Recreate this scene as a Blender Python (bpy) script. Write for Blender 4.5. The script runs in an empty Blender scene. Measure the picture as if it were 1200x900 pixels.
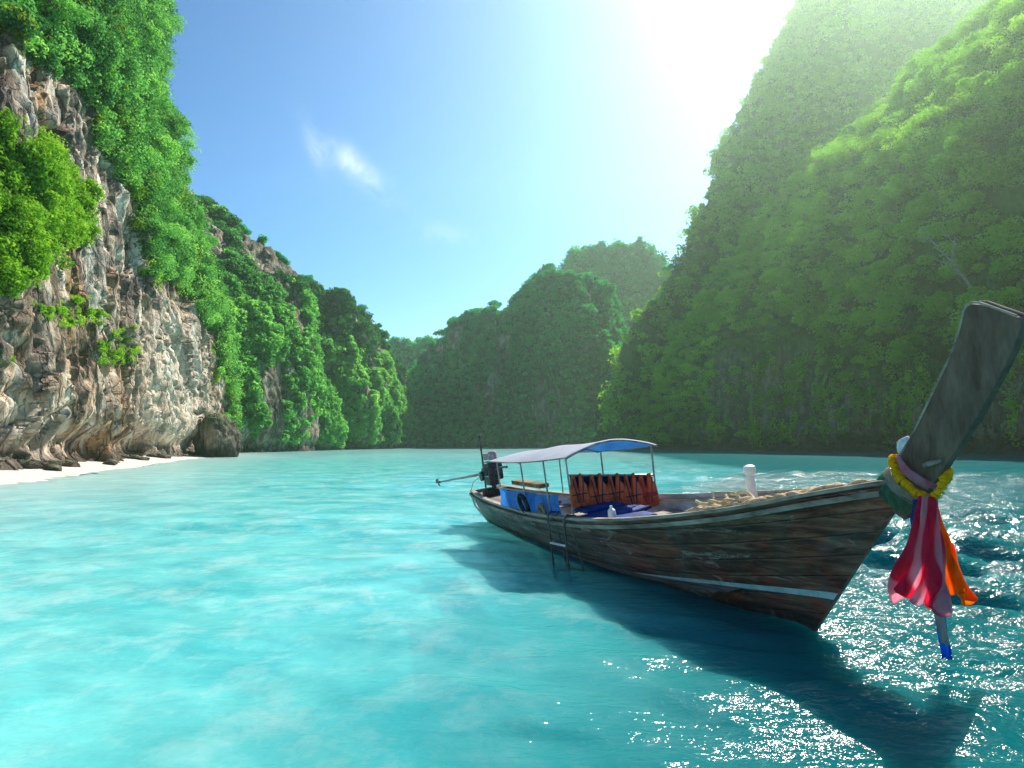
import bpy, bmesh, math, random
import numpy as np
from mathutils import Vector, Matrix

# ------------------------------------------------------------------ camera, sky, sun, exposure
scn = bpy.context.scene
COL = scn.collection
R = math.radians
SUN = Vector((0.57, 1.0, 1.06)).normalized()          # towards the sun: behind the right-hand cliff's shoulder
SUN_EL = math.asin(SUN.z)
SUN_AZ = math.atan2(SUN.x, SUN.y)

cam_d = bpy.data.cameras.new("camera")
cam_d.lens = 24.0
cam_d.sensor_width = 36.0
cam_d.shift_y = 70 / 1200
cam_d.clip_start = 0.05
cam_d.clip_end = 3000
cam = bpy.data.objects.new("camera", cam_d)
cam.location = (0, 0, 1.8)
cam.rotation_euler = (R(90), 0, 0)
COL.objects.link(cam)
scn.camera = cam

world = bpy.data.worlds.new("World")
scn.world = world
world.use_nodes = True
wn, wl = world.node_tree.nodes, world.node_tree.links
bg = wn["Background"]
sky = wn.new("ShaderNodeTexSky")
sky.sky_type = 'NISHITA'
sky.sun_disc = False
sky.sun_elevation = SUN_EL
sky.sun_rotation = SUN_AZ
sky.altitude = 0
sky.air_density = 1.0
sky.dust_density = 0.6
sky.ozone_density = 1.3
hsv = wn.new("ShaderNodeHueSaturation")
hsv.inputs['Saturation'].default_value = 1.12
hsv.inputs['Hue'].default_value = .497
def wscale(sock, k):
    n = wn.new("ShaderNodeVectorMath"); n.operation = 'SCALE'; wl.new(sock, n.inputs[0]); n.inputs['Scale'].default_value = k; return n.outputs[0]
gam = wn.new("ShaderNodeGamma"); gam.inputs['Gamma'].default_value = 1.7
wl.new(wscale(sky.outputs[0], .17), gam.inputs['Color'])
wl.new(wscale(gam.outputs[0], 1 / .17), hsv.inputs['Color'])
# one thin wisp of cloud, held in the sky by direction
tc = wn.new("ShaderNodeTexCoord")
def vmath(op, a, b=None):
    n = wn.new("ShaderNodeVectorMath"); n.operation = op
    wl.new(a, n.inputs[0])
    if b is not None:
        if isinstance(b, tuple): n.inputs[1].default_value = b
        else: wl.new(b, n.inputs[1])
    return n
cd = Vector(((412 - 600) / 800, 1, (520 - 198) / 800)).normalized()
cx_ = Vector((cd.y, -cd.x, 0)).normalized()
cy_ = cx_.cross(cd)
def wmath(op, a, b):
    n = wn.new("ShaderNodeMath"); n.operation = op
    for i, v in enumerate((a, b)):
        if isinstance(v, (int, float)): n.inputs[i].default_value = v
        else: wl.new(v, n.inputs[i])
    return n.outputs[0]
nz = wn.new("ShaderNodeTexNoise"); nz.inputs['Scale'].default_value = 16; nz.inputs['Detail'].default_value = 7
nz.inputs['Roughness'].default_value = 0.62; nz.inputs['Distortion'].default_value = 0.5
wl.new(tc.outputs['Generated'], nz.inputs['Vector'])
def blob(dirv, ca, cb, ang, wx, wy, amp):
    d = Vector(dirv).normalized()
    ax = Vector((d.y, -d.x, 0)).normalized(); ay = ax.cross(d)
    a = (ax * math.cos(ang) + ay * math.sin(ang)); b = (ay * math.cos(ang) - ax * math.sin(ang))
    da = vmath('DOT_PRODUCT', tc.outputs['Generated'], tuple(a)).outputs['Value']
    db = vmath('DOT_PRODUCT', tc.outputs['Generated'], tuple(b)).outputs['Value']
    dc = vmath('DOT_PRODUCT', tc.outputs['Generated'], tuple(d)).outputs['Value']
    q = wmath('ADD', wmath('POWER', wmath('ABSOLUTE', wmath('DIVIDE', da, wx), 0), 2), wmath('POWER', wmath('ABSOLUTE', wmath('DIVIDE', db, wy), 0), 2))
    e = wmath('MULTIPLY', wmath('POWER', 2.718, wmath('MULTIPLY', q, -1)), amp)
    return wmath('MULTIPLY', e, wmath('GREATER_THAN', dc, 0))
def dirpx(px, py): return ((px - 600) / 800, 1, (520 - py) / 800)
cl = wmath('ADD', blob(dirpx(420, 198), 0, 0, R(-38), .052, .014, .62), blob(dirpx(370, 172), 0, 0, R(-70), .026, .011, .55))
cl = wmath('ADD', cl, blob(dirpx(520, 275), 0, 0, R(-10), .03, .012, .35))
mr = wn.new("ShaderNodeMapRange"); wl.new(nz.outputs['Fac'], mr.inputs['Value'])
mr.inputs['From Min'].default_value = .36; mr.inputs['From Max'].default_value = .68
cm = wmath('MINIMUM', wmath('MULTIPLY', wmath('MULTIPLY', cl, mr.outputs[0]), .95), .75)
mixc = wn.new("ShaderNodeMix"); mixc.data_type = 'RGBA'
wl.new(cm, mixc.inputs['Factor']); tint = wn.new('ShaderNodeVectorMath'); tint.operation = 'MULTIPLY'; tint.inputs[1].default_value = (.90, .945, 1.0)
wl.new(hsv.outputs[0], tint.inputs[0]); wl.new(tint.outputs[0], mixc.inputs['A'])
mixc.inputs['B'].default_value = (8.0, 8.4, 9.0, 1)
wl.new(mixc.outputs['Result'], bg.inputs['Color'])
bg.inputs['Strength'].default_value = 0.098

sun_d = bpy.data.lights.new("sun", 'SUN')
sun_d.energy = 5.0
sun_d.angle = R(0.5)
sun_d.color = (1.0, 0.95, 0.86)
sun_o = bpy.data.objects.new("sun", sun_d)
sun_o.rotation_euler = SUN.to_track_quat('Z', 'Y').to_euler()
sun_o.location = SUN * 60
COL.objects.link(sun_o)

vs = scn.view_settings
vs.view_transform = 'Standard'; vs.look = 'None'; vs.gamma = 1; vs.use_curve_mapping = False
vs.exposure = 0.78
cy = scn.cycles
cy.use_denoising = True
try: cy.denoiser = 'OPENIMAGEDENOISE'
except Exception: pass
cy.max_bounces = 6; cy.diffuse_bounces = 3; cy.glossy_bounces = 3; cy.transmission_bounces = 4
cy.transparent_max_bounces = 10; cy.volume_bounces = 1
cy.caustics_reflective = False; cy.caustics_refractive = False
cy.sample_clamp_indirect = 6

rng = np.random.default_rng(7)

# ------------------------------------------------------------------ helpers
def setp(o, label=None, cat=None, group=None, kind=None):
    if label: o['label'] = label
    if cat: o['category'] = cat
    if group: o['group'] = group
    if kind: o['kind'] = kind
    return o

def fast_mesh(name, verts, quads, attrs=None, smooth=False):
    me = bpy.data.meshes.new(name)
    V = np.asarray(verts, dtype=np.float32); Q = np.asarray(quads, dtype=np.int32)
    me.vertices.add(len(V)); me.vertices.foreach_set('co', V.ravel())
    k = Q.shape[1]
    me.loops.add(Q.size); me.loops.foreach_set('vertex_index', Q.ravel())
    me.polygons.add(len(Q))
    me.polygons.foreach_set('loop_start', np.arange(0, Q.size, k, dtype=np.int32))
    me.polygons.foreach_set('use_smooth', np.full(len(Q), smooth, dtype=bool))
    for n, a in (attrs or {}).items():
        at = me.attributes.new(n, 'FLOAT', 'POINT')
        at.data.foreach_set('value', np.asarray(a, dtype=np.float32).ravel())
    me.update(calc_edges=True)
    return me

def link(name, me, mat=None, parent=None, loc=None, rot=None):
    o = bpy.data.objects.new(name, me)
    COL.objects.link(o)
    if mat is not None and me is not None: me.materials.append(mat)
    if parent is not None: o.parent = parent
    if loc is not None: o.location = loc
    if rot is not None: o.rotation_euler = rot
    return o

def grid_quads(nu, nv, wrap_u=False):
    i = np.arange(nu if wrap_u else nu - 1)[:, None]; j = np.arange(nv - 1)[None, :]
    i2 = (i + 1) % nu
    return np.stack([i * nv + j, i2 * nv + j, i2 * nv + j + 1, i * nv + j + 1], -1).reshape(-1, 4)

def hash3(ix, iy, iz, seed):
    h = (ix.astype(np.int64) * 374761393 + iy.astype(np.int64) * 668265263 + iz.astype(np.int64) * 2147483647 + seed * 974711) & 0xFFFFFFFF
    h = ((h ^ (h >> 13)) * 1274126177) & 0xFFFFFFFF
    h = ((h ^ (h >> 16)) * 2246822519) & 0xFFFFFFFF
    return ((h ^ (h >> 15)) & 0xFFFF) / 65535.0
def vnoise(p, seed=0):
    i = np.floor(p).astype(np.int64); f = p - i; u = f * f * f * (f * (f * 6 - 15) + 10)
    out = 0
    for dx in (0, 1):
        for dy in (0, 1):
            for dz in (0, 1):
                w = (u[..., 0] if dx else 1 - u[..., 0]) * (u[..., 1] if dy else 1 - u[..., 1]) * (u[..., 2] if dz else 1 - u[..., 2])
                out = out + w * hash3(i[..., 0] + dx, i[..., 1] + dy, i[..., 2] + dz, seed)
    return out * 2 - 1
def fbm(p, oct=4, seed=0, rough=.5, ridge=False):
    a, s, t = 1.0, 0, 0
    q = np.array(p, dtype=np.float64)
    for k in range(oct):
        n = vnoise(q, seed + k * 17)
        if ridge: n = 1 - 2 * np.abs(n)
        s = s + a * n; t += a; a *= rough; q = q * 2.03 + 11.3
    return s / t
def sstep(a, b, x):
    t = np.clip((x - a) / (b - a), 0, 1); return t * t * (3 - 2 * t)

class NT:
    """small node-tree writer"""
    def __init__(s, name):
        s.m = bpy.data.materials.new(name); s.m.use_nodes = True
        s.t = s.m.node_tree; s.n = s.t.nodes; s.l = s.t.links
        s.n.clear(); s.out = s.n.new("ShaderNodeOutputMaterial")
    def node(s, typ, **kw):
        n = s.n.new(typ)
        for k, v in kw.items(): setattr(n, k, v)
        return n
    def put(s, sock, v):
        if isinstance(v, bpy.types.NodeSocket): s.l.new(v, sock)
        elif isinstance(v, (tuple, list)) and len(v) == 3 and sock.type == 'RGBA': sock.default_value = (*v, 1)
        else: sock.default_value = v
    def math(s, op, a, b=0.0, c=None):
        n = s.node("ShaderNodeMath", operation=op); s.put(n.inputs[0], a); s.put(n.inputs[1], b)
        if c is not None: s.put(n.inputs[2], c)
        return n.outputs[0]
    def attr(s, name):
        return s.node("ShaderNodeAttribute", attribute_name=name).outputs['Fac']
    def coord(s, which='Object', scale=(1, 1, 1)):
        c = s.node("ShaderNodeTexCoord").outputs[which]
        if scale != (1, 1, 1):
            n = s.node("ShaderNodeMapping"); n.inputs['Scale'].default_value = scale; s.l.new(c, n.inputs['Vector']); c = n.outputs[0]
        return c
    def noise(s, vec, scale, detail=4, rough=.55, dist=0.0):
        n = s.node("ShaderNodeTexNoise"); s.put(n.inputs['Vector'], vec)
        n.inputs['Scale'].default_value = scale; n.inputs['Detail'].default_value = detail
        n.inputs['Roughness'].default_value = rough; n.inputs['Distortion'].default_value = dist
        return n.outputs['Fac']
    def vor(s, vec, scale, feature='F1'):
        n = s.node("ShaderNodeTexVoronoi", feature=feature); s.put(n.inputs['Vector'], vec); n.inputs['Scale'].default_value = scale
        return n.outputs['Distance']
    def ramp(s, fac, stops):
        n = s.node("ShaderNodeValToRGB"); s.put(n.inputs[0], fac)
        e = n.color_ramp.elements
        while len(e) < len(stops): e.new(.5)
        for x, (p, c) in zip(e, stops): x.position = p; x.color = (*c, 1)
        return n.outputs['Color']
    def rng(s, v, a, b, c=0.0, d=1.0):
        n = s.node("ShaderNodeMapRange"); s.put(n.inputs['Value'], v)
        for k, x in zip(('From Min', 'From Max', 'To Min', 'To Max'), (a, b, c, d)): n.inputs[k].default_value = x
        return n.outputs[0]
    def mix(s, f, a, b, blend='MIX'):
        n = s.node("ShaderNodeMix", data_type='RGBA', blend_type=blend)
        s.put(n.inputs['Factor'], f); s.put(n.inputs['A'], a); s.put(n.inputs['B'], b)
        return n.outputs['Result']
    def bump(s, h, strength=.5, dist=.1):
        n = s.node("ShaderNodeBump"); n.inputs['Strength'].default_value = strength; n.inputs['Distance'].default_value = dist
        s.put(n.inputs['Height'], h); return n.outputs[0]
    def prin(s, col, rough=.7, normal=None, metal=0.0, spec=.5):
        n = s.node("ShaderNodeBsdfPrincipled"); s.put(n.inputs['Base Color'], col); s.put(n.inputs['Roughness'], rough)
        s.put(n.inputs['Metallic'], metal); n.inputs['Specular IOR Level'].default_value = spec
        if normal is not None: s.l.new(normal, n.inputs['Normal'])
        return n.outputs[0]
    def done(s, sh):
        s.l.new(sh, s.out.inputs['Surface']); return s.m

# ------------------------------------------------------------------ materials
def simple(name, c1, c2, scale=6, rough=.7, bump=.15, stretch=(1, 1, 1), metal=0.0, detail=5, dist=.02, trans=0.0):
    t = NT(name); v = t.coord('Object', stretch)
    n = t.noise(v, scale, detail, .6); n2 = t.noise(v, scale * 5.3, 3)
    f = t.math('ADD', t.math('MULTIPLY', n, .75), t.math('MULTIPLY', n2, .25))
    col = t.ramp(f, [(.38, c1), (.61, c2)])
    sh = t.prin(col, rough, t.bump(f, bump, dist), metal, .5 if metal or rough < .6 else .12)
    if trans:
        tr = t.node("ShaderNodeBsdfTranslucent"); t.put(tr.inputs['Color'], col)
        m = t.node("ShaderNodeMixShader"); m.inputs[0].default_value = trans
        t.l.new(sh, m.inputs[1]); t.l.new(tr.outputs[0], m.inputs[2]); sh = m.outputs[0]
    return t.done(sh)

def leaf_mat(name, dark, mid, light, trans=.4):
    t = NT(name)
    a = t.attr('tint')
    col = t.ramp(a, [(0.0, dark), (.5, mid), (1.0, light)])
    d = t.node("ShaderNodeBsdfDiffuse"); t.put(d.inputs['Color'], col)
    tr = t.node("ShaderNodeBsdfTranslucent")
    t.put(tr.inputs['Color'], t.mix(1.0, col, (1.25, 1.3, .7), 'MULTIPLY'))
    m = t.node("ShaderNodeMixShader"); m.inputs[0].default_value = trans
    t.l.new(d.outputs[0], m.inputs[1]); t.l.new(tr.outputs[0], m.inputs[2])
    return t.done(m.outputs[0])

LEAF_LEFT = leaf_mat("foliage_left", (.045, .170, .062), (.150, .430, .130), (.340, .640, .170), .5)
LEAF_LIME = leaf_mat("foliage_lime", (.070, .190, .025), (.220, .440, .045), (.420, .640, .080))
LEAF_RIGHT = leaf_mat("foliage_right", (.070, .230, .012), (.210, .500, .030), (.430, .680, .065), .5)
LEAF_OLIVE = leaf_mat("foliage_olive", (.060, .115, .020), (.170, .280, .040), (.330, .440, .090), .5)
LEAF_DEEP = leaf_mat("foliage_deep", (.014, .080, .030), (.045, .180, .065), (.110, .320, .095))
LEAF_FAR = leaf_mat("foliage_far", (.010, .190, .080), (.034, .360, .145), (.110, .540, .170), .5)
BARK = simple("bark", (.10, .075, .055), (.24, .20, .16), 4, .85, .4, (1, 1, .25))
PALE_WOOD = simple("dead_wood", (.22, .20, .18), (.45, .42, .38), 4, .8, .3, (1, 1, .3))

def rock_mat(name, greens, pale=1.0, warm=1.0):
    t = NT(name)
    P = t.coord('Object')
    big = t.noise(P, .055, 5, .6, .6)
    mid = t.noise(P, .32, 7, .65, .4)
    st = t.noise(t.coord('Object', (.55, .55, .045)), 1.0, 6, .62, .3)          # vertical drip streaks
    fine = t.noise(P, 2.2, 6, .7)
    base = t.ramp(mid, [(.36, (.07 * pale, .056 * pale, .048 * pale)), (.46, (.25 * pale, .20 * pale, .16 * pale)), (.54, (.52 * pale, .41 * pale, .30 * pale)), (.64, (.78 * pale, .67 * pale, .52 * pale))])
    och = t.ramp(fine, [(.38, (.26, .125, .05)), (.6, (.56, .33, .15))])
    col = t.mix(t.math('MULTIPLY', t.rng(big, .42, .55), .85 * warm), base, och)
    col = t.mix(t.math('MULTIPLY', t.rng(st, .51, .58), .72), col, (.085, .070, .062))
    col = t.mix(t.math('MULTIPLY', t.rng(st, .46, .36), .55), col, (.78 * pale, .73 * pale, .64 * pale))
    wv = t.node("ShaderNodeVectorMath", operation='ADD'); t.l.new(t.coord('Object', (1, 1, .30)), wv.inputs[0])
    nw = t.node("ShaderNodeTexNoise"); t.l.new(P, nw.inputs['Vector']); nw.inputs['Scale'].default_value = .5; nw.inputs['Detail'].default_value = 6; t.l.new(nw.outputs['Color'], wv.inputs[1])
    cr = t.math('MINIMUM', t.vor(wv.outputs[0], .42, 'DISTANCE_TO_EDGE'), t.math('MULTIPLY', t.vor(wv.outputs[0], 1.3, 'DISTANCE_TO_EDGE'), 1.6))
    crk = t.rng(cr, .05, .0)
    pit = t.vor(t.coord('Object', (1, 1, .45)), .75)
    col = t.mix(t.math('MULTIPLY', t.rng(pit, .30, .10), .55 * warm), col, (.07, .058, .05))
    col = t.mix(t.math('MULTIPLY', crk, .55), col, (.055, .045, .04))
    col = t.mix(t.math('MULTIPLY', t.attr('pale'), .72), col, t.mix(t.rng(st, .46, .64), (.90, .78, .63), (.54, .42, .31)))
    sp = t.noise(P, .9, 6, .7, .5)
    green = t.ramp(sp, [(.3, greens[0]), (.7, greens[1])])
    vegf = t.math('MULTIPLY', t.attr('veg'), t.rng(sp, .25, .45, .85, 1.0))
    col = t.mix(vegf, col, green)
    col = t.mix(t.math('MULTIPLY', t.attr('wet'), .85), col, (.045, .037, .03))
    h = t.math('ADD', t.math('SUBTRACT', mid, t.math('MULTIPLY', crk, .5)), t.math('ADD', t.math('MULTIPLY', fine, .35), t.math('MULTIPLY', st, .6)))
    return t.done(t.prin(col, .9, t.bump(h, .8, .9), 0, .2))
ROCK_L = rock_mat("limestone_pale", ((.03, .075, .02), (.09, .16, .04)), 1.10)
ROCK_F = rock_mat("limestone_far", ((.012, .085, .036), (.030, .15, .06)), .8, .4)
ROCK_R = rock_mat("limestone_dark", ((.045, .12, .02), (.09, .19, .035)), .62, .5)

# ------------------------------------------------------------------ foliage
def leaf_cloud(C, Rr, nleaf, size, rg, squash=.8, tint=None, shell=.75, up=.35):
    """leaf cards on lumpy lobed crowns; returns verts, quads, tint"""
    N = len(C); L = 6
    lc = rg.normal(size=(N, L, 3)); lc /= np.linalg.norm(lc, axis=2, keepdims=True)
    lc *= rg.uniform(.25, .68, (N, L, 1)); lc[..., 2] *= .75
    lr = rg.uniform(.34, .58, (N, L))
    which = rg.integers(0, L, (N, nleaf))
    d = rg.normal(size=(N, nleaf, 3)); d[..., 2] += up; d /= np.linalg.norm(d, axis=2, keepdims=True)
    ar = np.arange(N)[:, None]
    rad = rg.uniform(shell, 1.08, (N, nleaf)) * lr[ar, which]
    p = lc[ar, which] + d * rad[..., None]
    p[..., 2] *= squash
    P = C[:, None, :] + p * Rr[:, None, None]
    n = d + rg.normal(size=d.shape) * .55; n /= np.linalg.norm(n, axis=2, keepdims=True)
    r = rg.normal(size=d.shape); a = np.cross(n, r); a /= np.linalg.norm(a, axis=2, keepdims=True); b = np.cross(n, a)
    s = size * rg.uniform(.55, 1.25, (N, nleaf, 1))
    a = a * s * .5; b = b * s * .30
    droop = n * s * .10
    V = np.stack([P - a - droop, P + b + droop, P + a - droop, P - b + droop], 2).reshape(-1, 3)
    Q = np.arange(len(V)).reshape(-1, 4)
    if tint is None: tint = rg.uniform(.15, .75, N)
    lobe_t = rg.uniform(-.10, .10, (N, L))
    tt = np.clip(tint[:, None] + lobe_t[ar, which] + rg.normal(size=(N, nleaf)) * .08, 0, 1)
    return V, Q, np.repeat(tt.ravel(), 4)

# ------------------------------------------------------------------ cliffs
F, H, HY = 800.0, 1.8, 520.0
def cliff(cols, nu, nv, seed, amp=3.0, freq=.03, kprof=1.5, back=25.0, zb=-3.0, notch=0.0, fine=.35, bulge=0.0, flute=.5, crag=0.0, jag=0):
    """a limestone wall: foot line and crest line in plan, a profile between, a back slope, noise-displaced"""
    c = np.array([(a[0], a[1], a[2], a[3] if len(a) > 3 else a[1] + 5) for a in cols], float)
    u = np.linspace(0, 1, nu); px = c[0, 0] + (c[-1, 0] - c[0, 0]) * u
    Db = np.interp(px, c[:, 0], c[:, 1]); pt = np.interp(px, c[:, 0], c[:, 2]); Dt = np.interp(px, c[:, 0], c[:, 3])
    if jag: pt = pt - jag * 1.4 * fbm(np.stack([px * .07, px * 0 + seed, px * 0], -1), 4, seed, .65)
    k = max(3, nu // 60); ker = np.ones(k) / k
    sm = lambda x: np.convolve(np.pad(x, (k // 2, k - 1 - k // 2), mode='edge'), ker, 'valid')
    Db, Dt = sm(Db), sm(Dt)
    nb = max(6, nv // 6); v = np.concatenate([np.linspace(0, 1, nv - nb), 1 + np.linspace(0, 1, nb + 1)[1:]])
    kx = (px - 600) / F
    Bp = np.stack([kx * Db, Db, np.full(nu, zb)], 1); T = np.stack([kx * Dt, Dt, H + (HY - pt) / F * Dt], 1)
    vv = np.minimum(v, 1)
    w = vv ** kprof
    P = np.empty((nu, nv, 3))
    P[..., :2] = Bp[:, None, :2] + (T - Bp)[:, None, :2] * w[None, :, None]
    P[..., 2] = zb + (T[:, 2] - zb)[:, None] * vv[None, :]
    over = np.maximum(v - 1, 0)
    P[..., 1] += over[None, :] * back
    P[..., 0] += over[None, :] * back * kx[:, None]
    P[..., 2] -= (over ** 1.6)[None, :] * (T[:, 2] - zb)[:, None] * 1.0
    du = np.gradient(P, axis=0); dv = np.gradient(P, axis=1)
    n = np.cross(du, dv); n /= np.linalg.norm(n, axis=2, keepdims=True) + 1e-9
    flip = np.sign(np.sum(n * (np.array([0, 0, H]) - P), axis=2, keepdims=True)[:, :nv - nb].mean())
    n = n * flip
    q = P * freq
    d = fbm(q, 3, seed) * 1.0
    d += flute * fbm(P * np.array([freq * 3, freq * 3, freq * .7]), 4, seed + 5, .55, True)
    d += fine * fbm(P * np.array([freq * 9, freq * 9, freq * 5]), 4, seed + 9, .6)
    if crag > 0:      # broken ledges and blocks
        w_ = P + 1.8 * fbm(P * .18, 3, seed + 40)[..., None]
        g = np.abs(fbm(w_ * np.array([.30, .30, .055]), 4, seed + 21, .58)); dr = np.minimum(g, .25) / .25      # hanging drapery, creased between
        g2 = np.abs(fbm(w_ * np.array([.16, .16, .13]), 4, seed + 22, .6)); cv = np.minimum(g2, .12) / .12      # fissures and pockets
        cell = fbm(w_ * np.array([1.1, 1.1, .40]), 4, seed + 23, .68)
        wz = w_ + .5 * fbm(P * .9, 3, seed + 31)[..., None]
        bl = worley_facets(wz * np.array([.17, .17, .055]), seed + 50); bs = worley_facets(wz * np.array([.55, .55, .16]), seed + 61)
        d += crag * (.16 * (dr - .6) +   .20 * (cv - .8) + .06 * cell + .36 * bl + .19 * bs)
    damp = np.ones(nv); damp[nv - nb - 1:] = .6
    P = P + n * (d * amp * damp[None, :])[..., None]
    if notch > 0:
        z = P[..., 2]
        und = np.exp(-((z - 1.6) / 1.5) ** 2) * notch * (1 + .6 * fbm(P * .12, 3, seed + 3))
        P = P - n * und[..., None]
    dist = P[..., 1]
    sx = 600 + F * P[..., 0] / dist; sy = HY - F * (P[..., 2] - H) / dist
    return dict(P=P, n=n, sx=sx, sy=sy, nu=nu, nv=nv, nb=nb)

def worley_facets(p, seed):
    """height of a randomly tilted flat face per cell: angular broken blocks"""
    i0 = np.floor(p).astype(np.int64); best = np.full(p.shape[:-1], 9e9); out = np.zeros(p.shape[:-1])
    for dx in (-1, 0, 1):
        for dy in (-1, 0, 1):
            for dz in (-1, 0, 1):
                c = i0 + np.array([dx, dy, dz]); h = [hash3(c[..., 0], c[..., 1], c[..., 2], seed + k) for k in range(7)]
                r = p - (c + np.stack(h[:3], -1)); d2 = (r * r).sum(-1)
                hh = (r[..., 0] * (h[3] - .5) + r[..., 1] * (h[4] - .5) + r[..., 2] * (h[5] - .2)) * 1.6 + (h[6] - .5) * .9
                m = d2 < best; best = np.where(m, d2, best); out = np.where(m, hh, out)
    return out
def smooth_noise2(sx, sy, sc, seed):
    return fbm(np.stack([sx * sc, sy * sc, np.zeros_like(sx)], -1), 4, seed)

def in_poly(x, y, poly):
    ins = np.zeros(x.shape, bool); n = len(poly)
    for i in range(n):
        x1, y1 = poly[i]; x2, y2 = poly[(i + 1) % n]
        c = ((y1 > y) != (y2 > y)) & (x < (x2 - x1) * (y - y1) / (y2 - y1 + 1e-9) + x1)
        ins ^= c
    return ins

def build_cliff(name, c, mat, veg, pale=None, wet_h=2.2, smooth=True, label=None):
    P = c['P']; z = P[..., 2]
    wet = sstep(wet_h, wet_h * .35, z + 1.2 * fbm(P * .25, 3, 3))
    me = fast_mesh(name, P.reshape(-1, 3), grid_quads(c['nu'], c['nv']),
                   dict(veg=veg, pale=pale if pale is not None else np.zeros_like(veg), wet=wet), smooth)
    o = link(name, me, mat)
    setp(o, kind='structure', label=label, cat='cliff')
    return o

def sample(c, veg, n, rg, front=True, vis=False, zmin=2.0):
    """surface points by area, kept where the vegetation mask lets them"""
    P = c['P']; m = c['nv'] - (0 if not front else c['nb'] - 3)
    A = P[:-1, :m - 1]; e1 = P[1:, :m - 1] - A; e2 = P[:-1, 1:m] - A
    ar = np.linalg.norm(np.cross(e1, e2), axis=2) * np.clip(veg[:-1, :m - 1], 0, 1)
    sx, sy = c['sx'][:-1, :m - 1], c['sy'][:-1, :m - 1]
    ar = ar * ((sx > -70) & (sx < 1270) & (sy > -90)) * (A[..., 2] > zmin)
    if vis: ar = ar * ((sx > 8) & (sx < 1192) & (sy > 15))
    p = ar.ravel() / ar.sum()
    idx = rg.choice(ar.size, n, p=p)
    i, j = np.unravel_index(idx, ar.shape)
    a, b = rg.random(n)[:, None], rg.random(n)[:, None]
    return A[i, j] + a * e1[i, j] + b * e2[i, j], c['n'][i, j]

def forest(name, pts, nrm, rad, nleaf, size, rg, mat, label, out=.25, squash=.85, tint=None, up=.3):
    C = pts + nrm * (rad * out)[:, None] + np.array([0, 0, 1]) * (rad * .25)[:, None]
    V, Q, t = leaf_cloud(C, rad, nleaf, size, rg, squash, tint, up=up)
    o = link(name, fast_mesh(name, V, Q, dict(tint=t)), mat)
    return setp(o, label, 'forest', kind='stuff')
def patch_tint(p, seed, lo=.1, hi=.9, sc=.05):
    t = .5 + .75 * fbm(p * sc, 3, seed) + rng.normal(size=len(p)) * .17
    return np.clip(lo + (hi - lo) * t, 0, 1)

# --- near left rock wall
A_cols = [(-230, 27, -520, 44), (-100, 31, -420, 50), (0, 36, -330, 58), (100, 52, -210, 78), (165, 70, -40, 94), (172, 73, 0, 96), (178, 75, 50, 97), (186, 78, 105, 98),
          (195, 81, 152, 100), (205, 85, 200, 102), (215, 89, 243, 104), (235, 98, 300, 110), (250, 105, 350, 115), (262, 111, 420, 119), (270, 114, 478, 120), (279, 118, 526, 122)]
cA = cliff(A_cols, 760, 620, 11, amp=2.7, freq=.045, kprof=1.6, back=22, zb=-1.0, notch=2.0, fine=.16, flute=.40, crag=1.0)
sx, sy = cA['sx'], cA['sy']
j1 = smooth_noise2(sx, sy, .03, 5) * 22; j2 = smooth_noise2(sx, sy, .03, 8) * 22
vA = in_poly(sx + j1, sy + j2, [(-900, -3000), (0, 40), (45, 78), (95, 118), (122, 165), (150, 235), (165, 325), (205, 352), (236, 352), (252, 415), (272, 500), (300, 530), (300, 0), (300, -3000)]).astype(float)
vA2 = in_poly(sx + j1, sy + j2, [(-900, 100), (0, 148), (42, 165), (92, 225), (112, 262), (98, 292), (58, 302), (25, 330), (-5, 345), (-900, 430)]).astype(float)
vA3 = (smooth_noise2(sx, sy, .022, 21) > .34) & (sy > 250) & (sy < 430) & (sx < 170)
vA = vA * sstep(-.42, -.12, smooth_noise2(sx, sy, .045, 61) + .25)
vegA = np.clip(vA + vA2 * sstep(-.5, -.2, smooth_noise2(sx, sy, .05, 63) + .15) + .55 * vA3, 0, 1)
palA = np.exp(-(((sx - 200) / 42) ** 4)) * sstep(340, 385, sy) * .85
palA = np.maximum(palA, .55 * sstep(455, 475, sy) * sstep(90, 60, sx))
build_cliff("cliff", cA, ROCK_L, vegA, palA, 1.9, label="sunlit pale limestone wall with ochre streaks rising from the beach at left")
def fol(c, mask, n, rmin, rmax, nleaf, size, mat, label, seed, name="forest", **kw):
    rg = np.random.default_rng(seed)
    p, nn = sample(c, mask, n, rg)
    rad = rg.uniform(rmin, rmax, n) ** 1.0
    return forest(name, p, nn, rad, nleaf, size, rg, mat, label, tint=patch_tint(p, seed), **kw)
vAf = vA * (sy < 560)
fol(cA, vAf, 1500, .7, 2.3, 230, .30, LEAF_LEFT, "dense green creepers and scrub over the top of the left rock wall", 31)
fol(cA, vAf, 600, .4, 1.3, 170, .25, LEAF_OLIVE, "olive coloured scrub mixed into the greenery above the left rock wall", 34)
fol(cA, vAf, 650, .9, 2.4, 210, .33, LEAF_DEEP, "dark glossy bushes in the greenery above the left rock wall", 35)
fol(cA, vAf * (smooth_noise2(sx, sy, .03, 71) > .05), 500, .5, 1.2, 150, .30, LEAF_LIME, "fresh pale sprays hanging among the greenery above the left rock wall", 36, squash=1.7, up=-.3)
fol(cA, vA2, 620, .4, 1.2, 180, .24, LEAF_LIME, "bright lime green bushes on the ledge of the left rock wall", 32)
fol(cA, np.clip(vA3 * 1.0, 0, 1), 150, .25, .6, 90, .20, LEAF_LIME, "sparse yellowish tufts clinging to bare rock of the left wall", 33)

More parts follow.
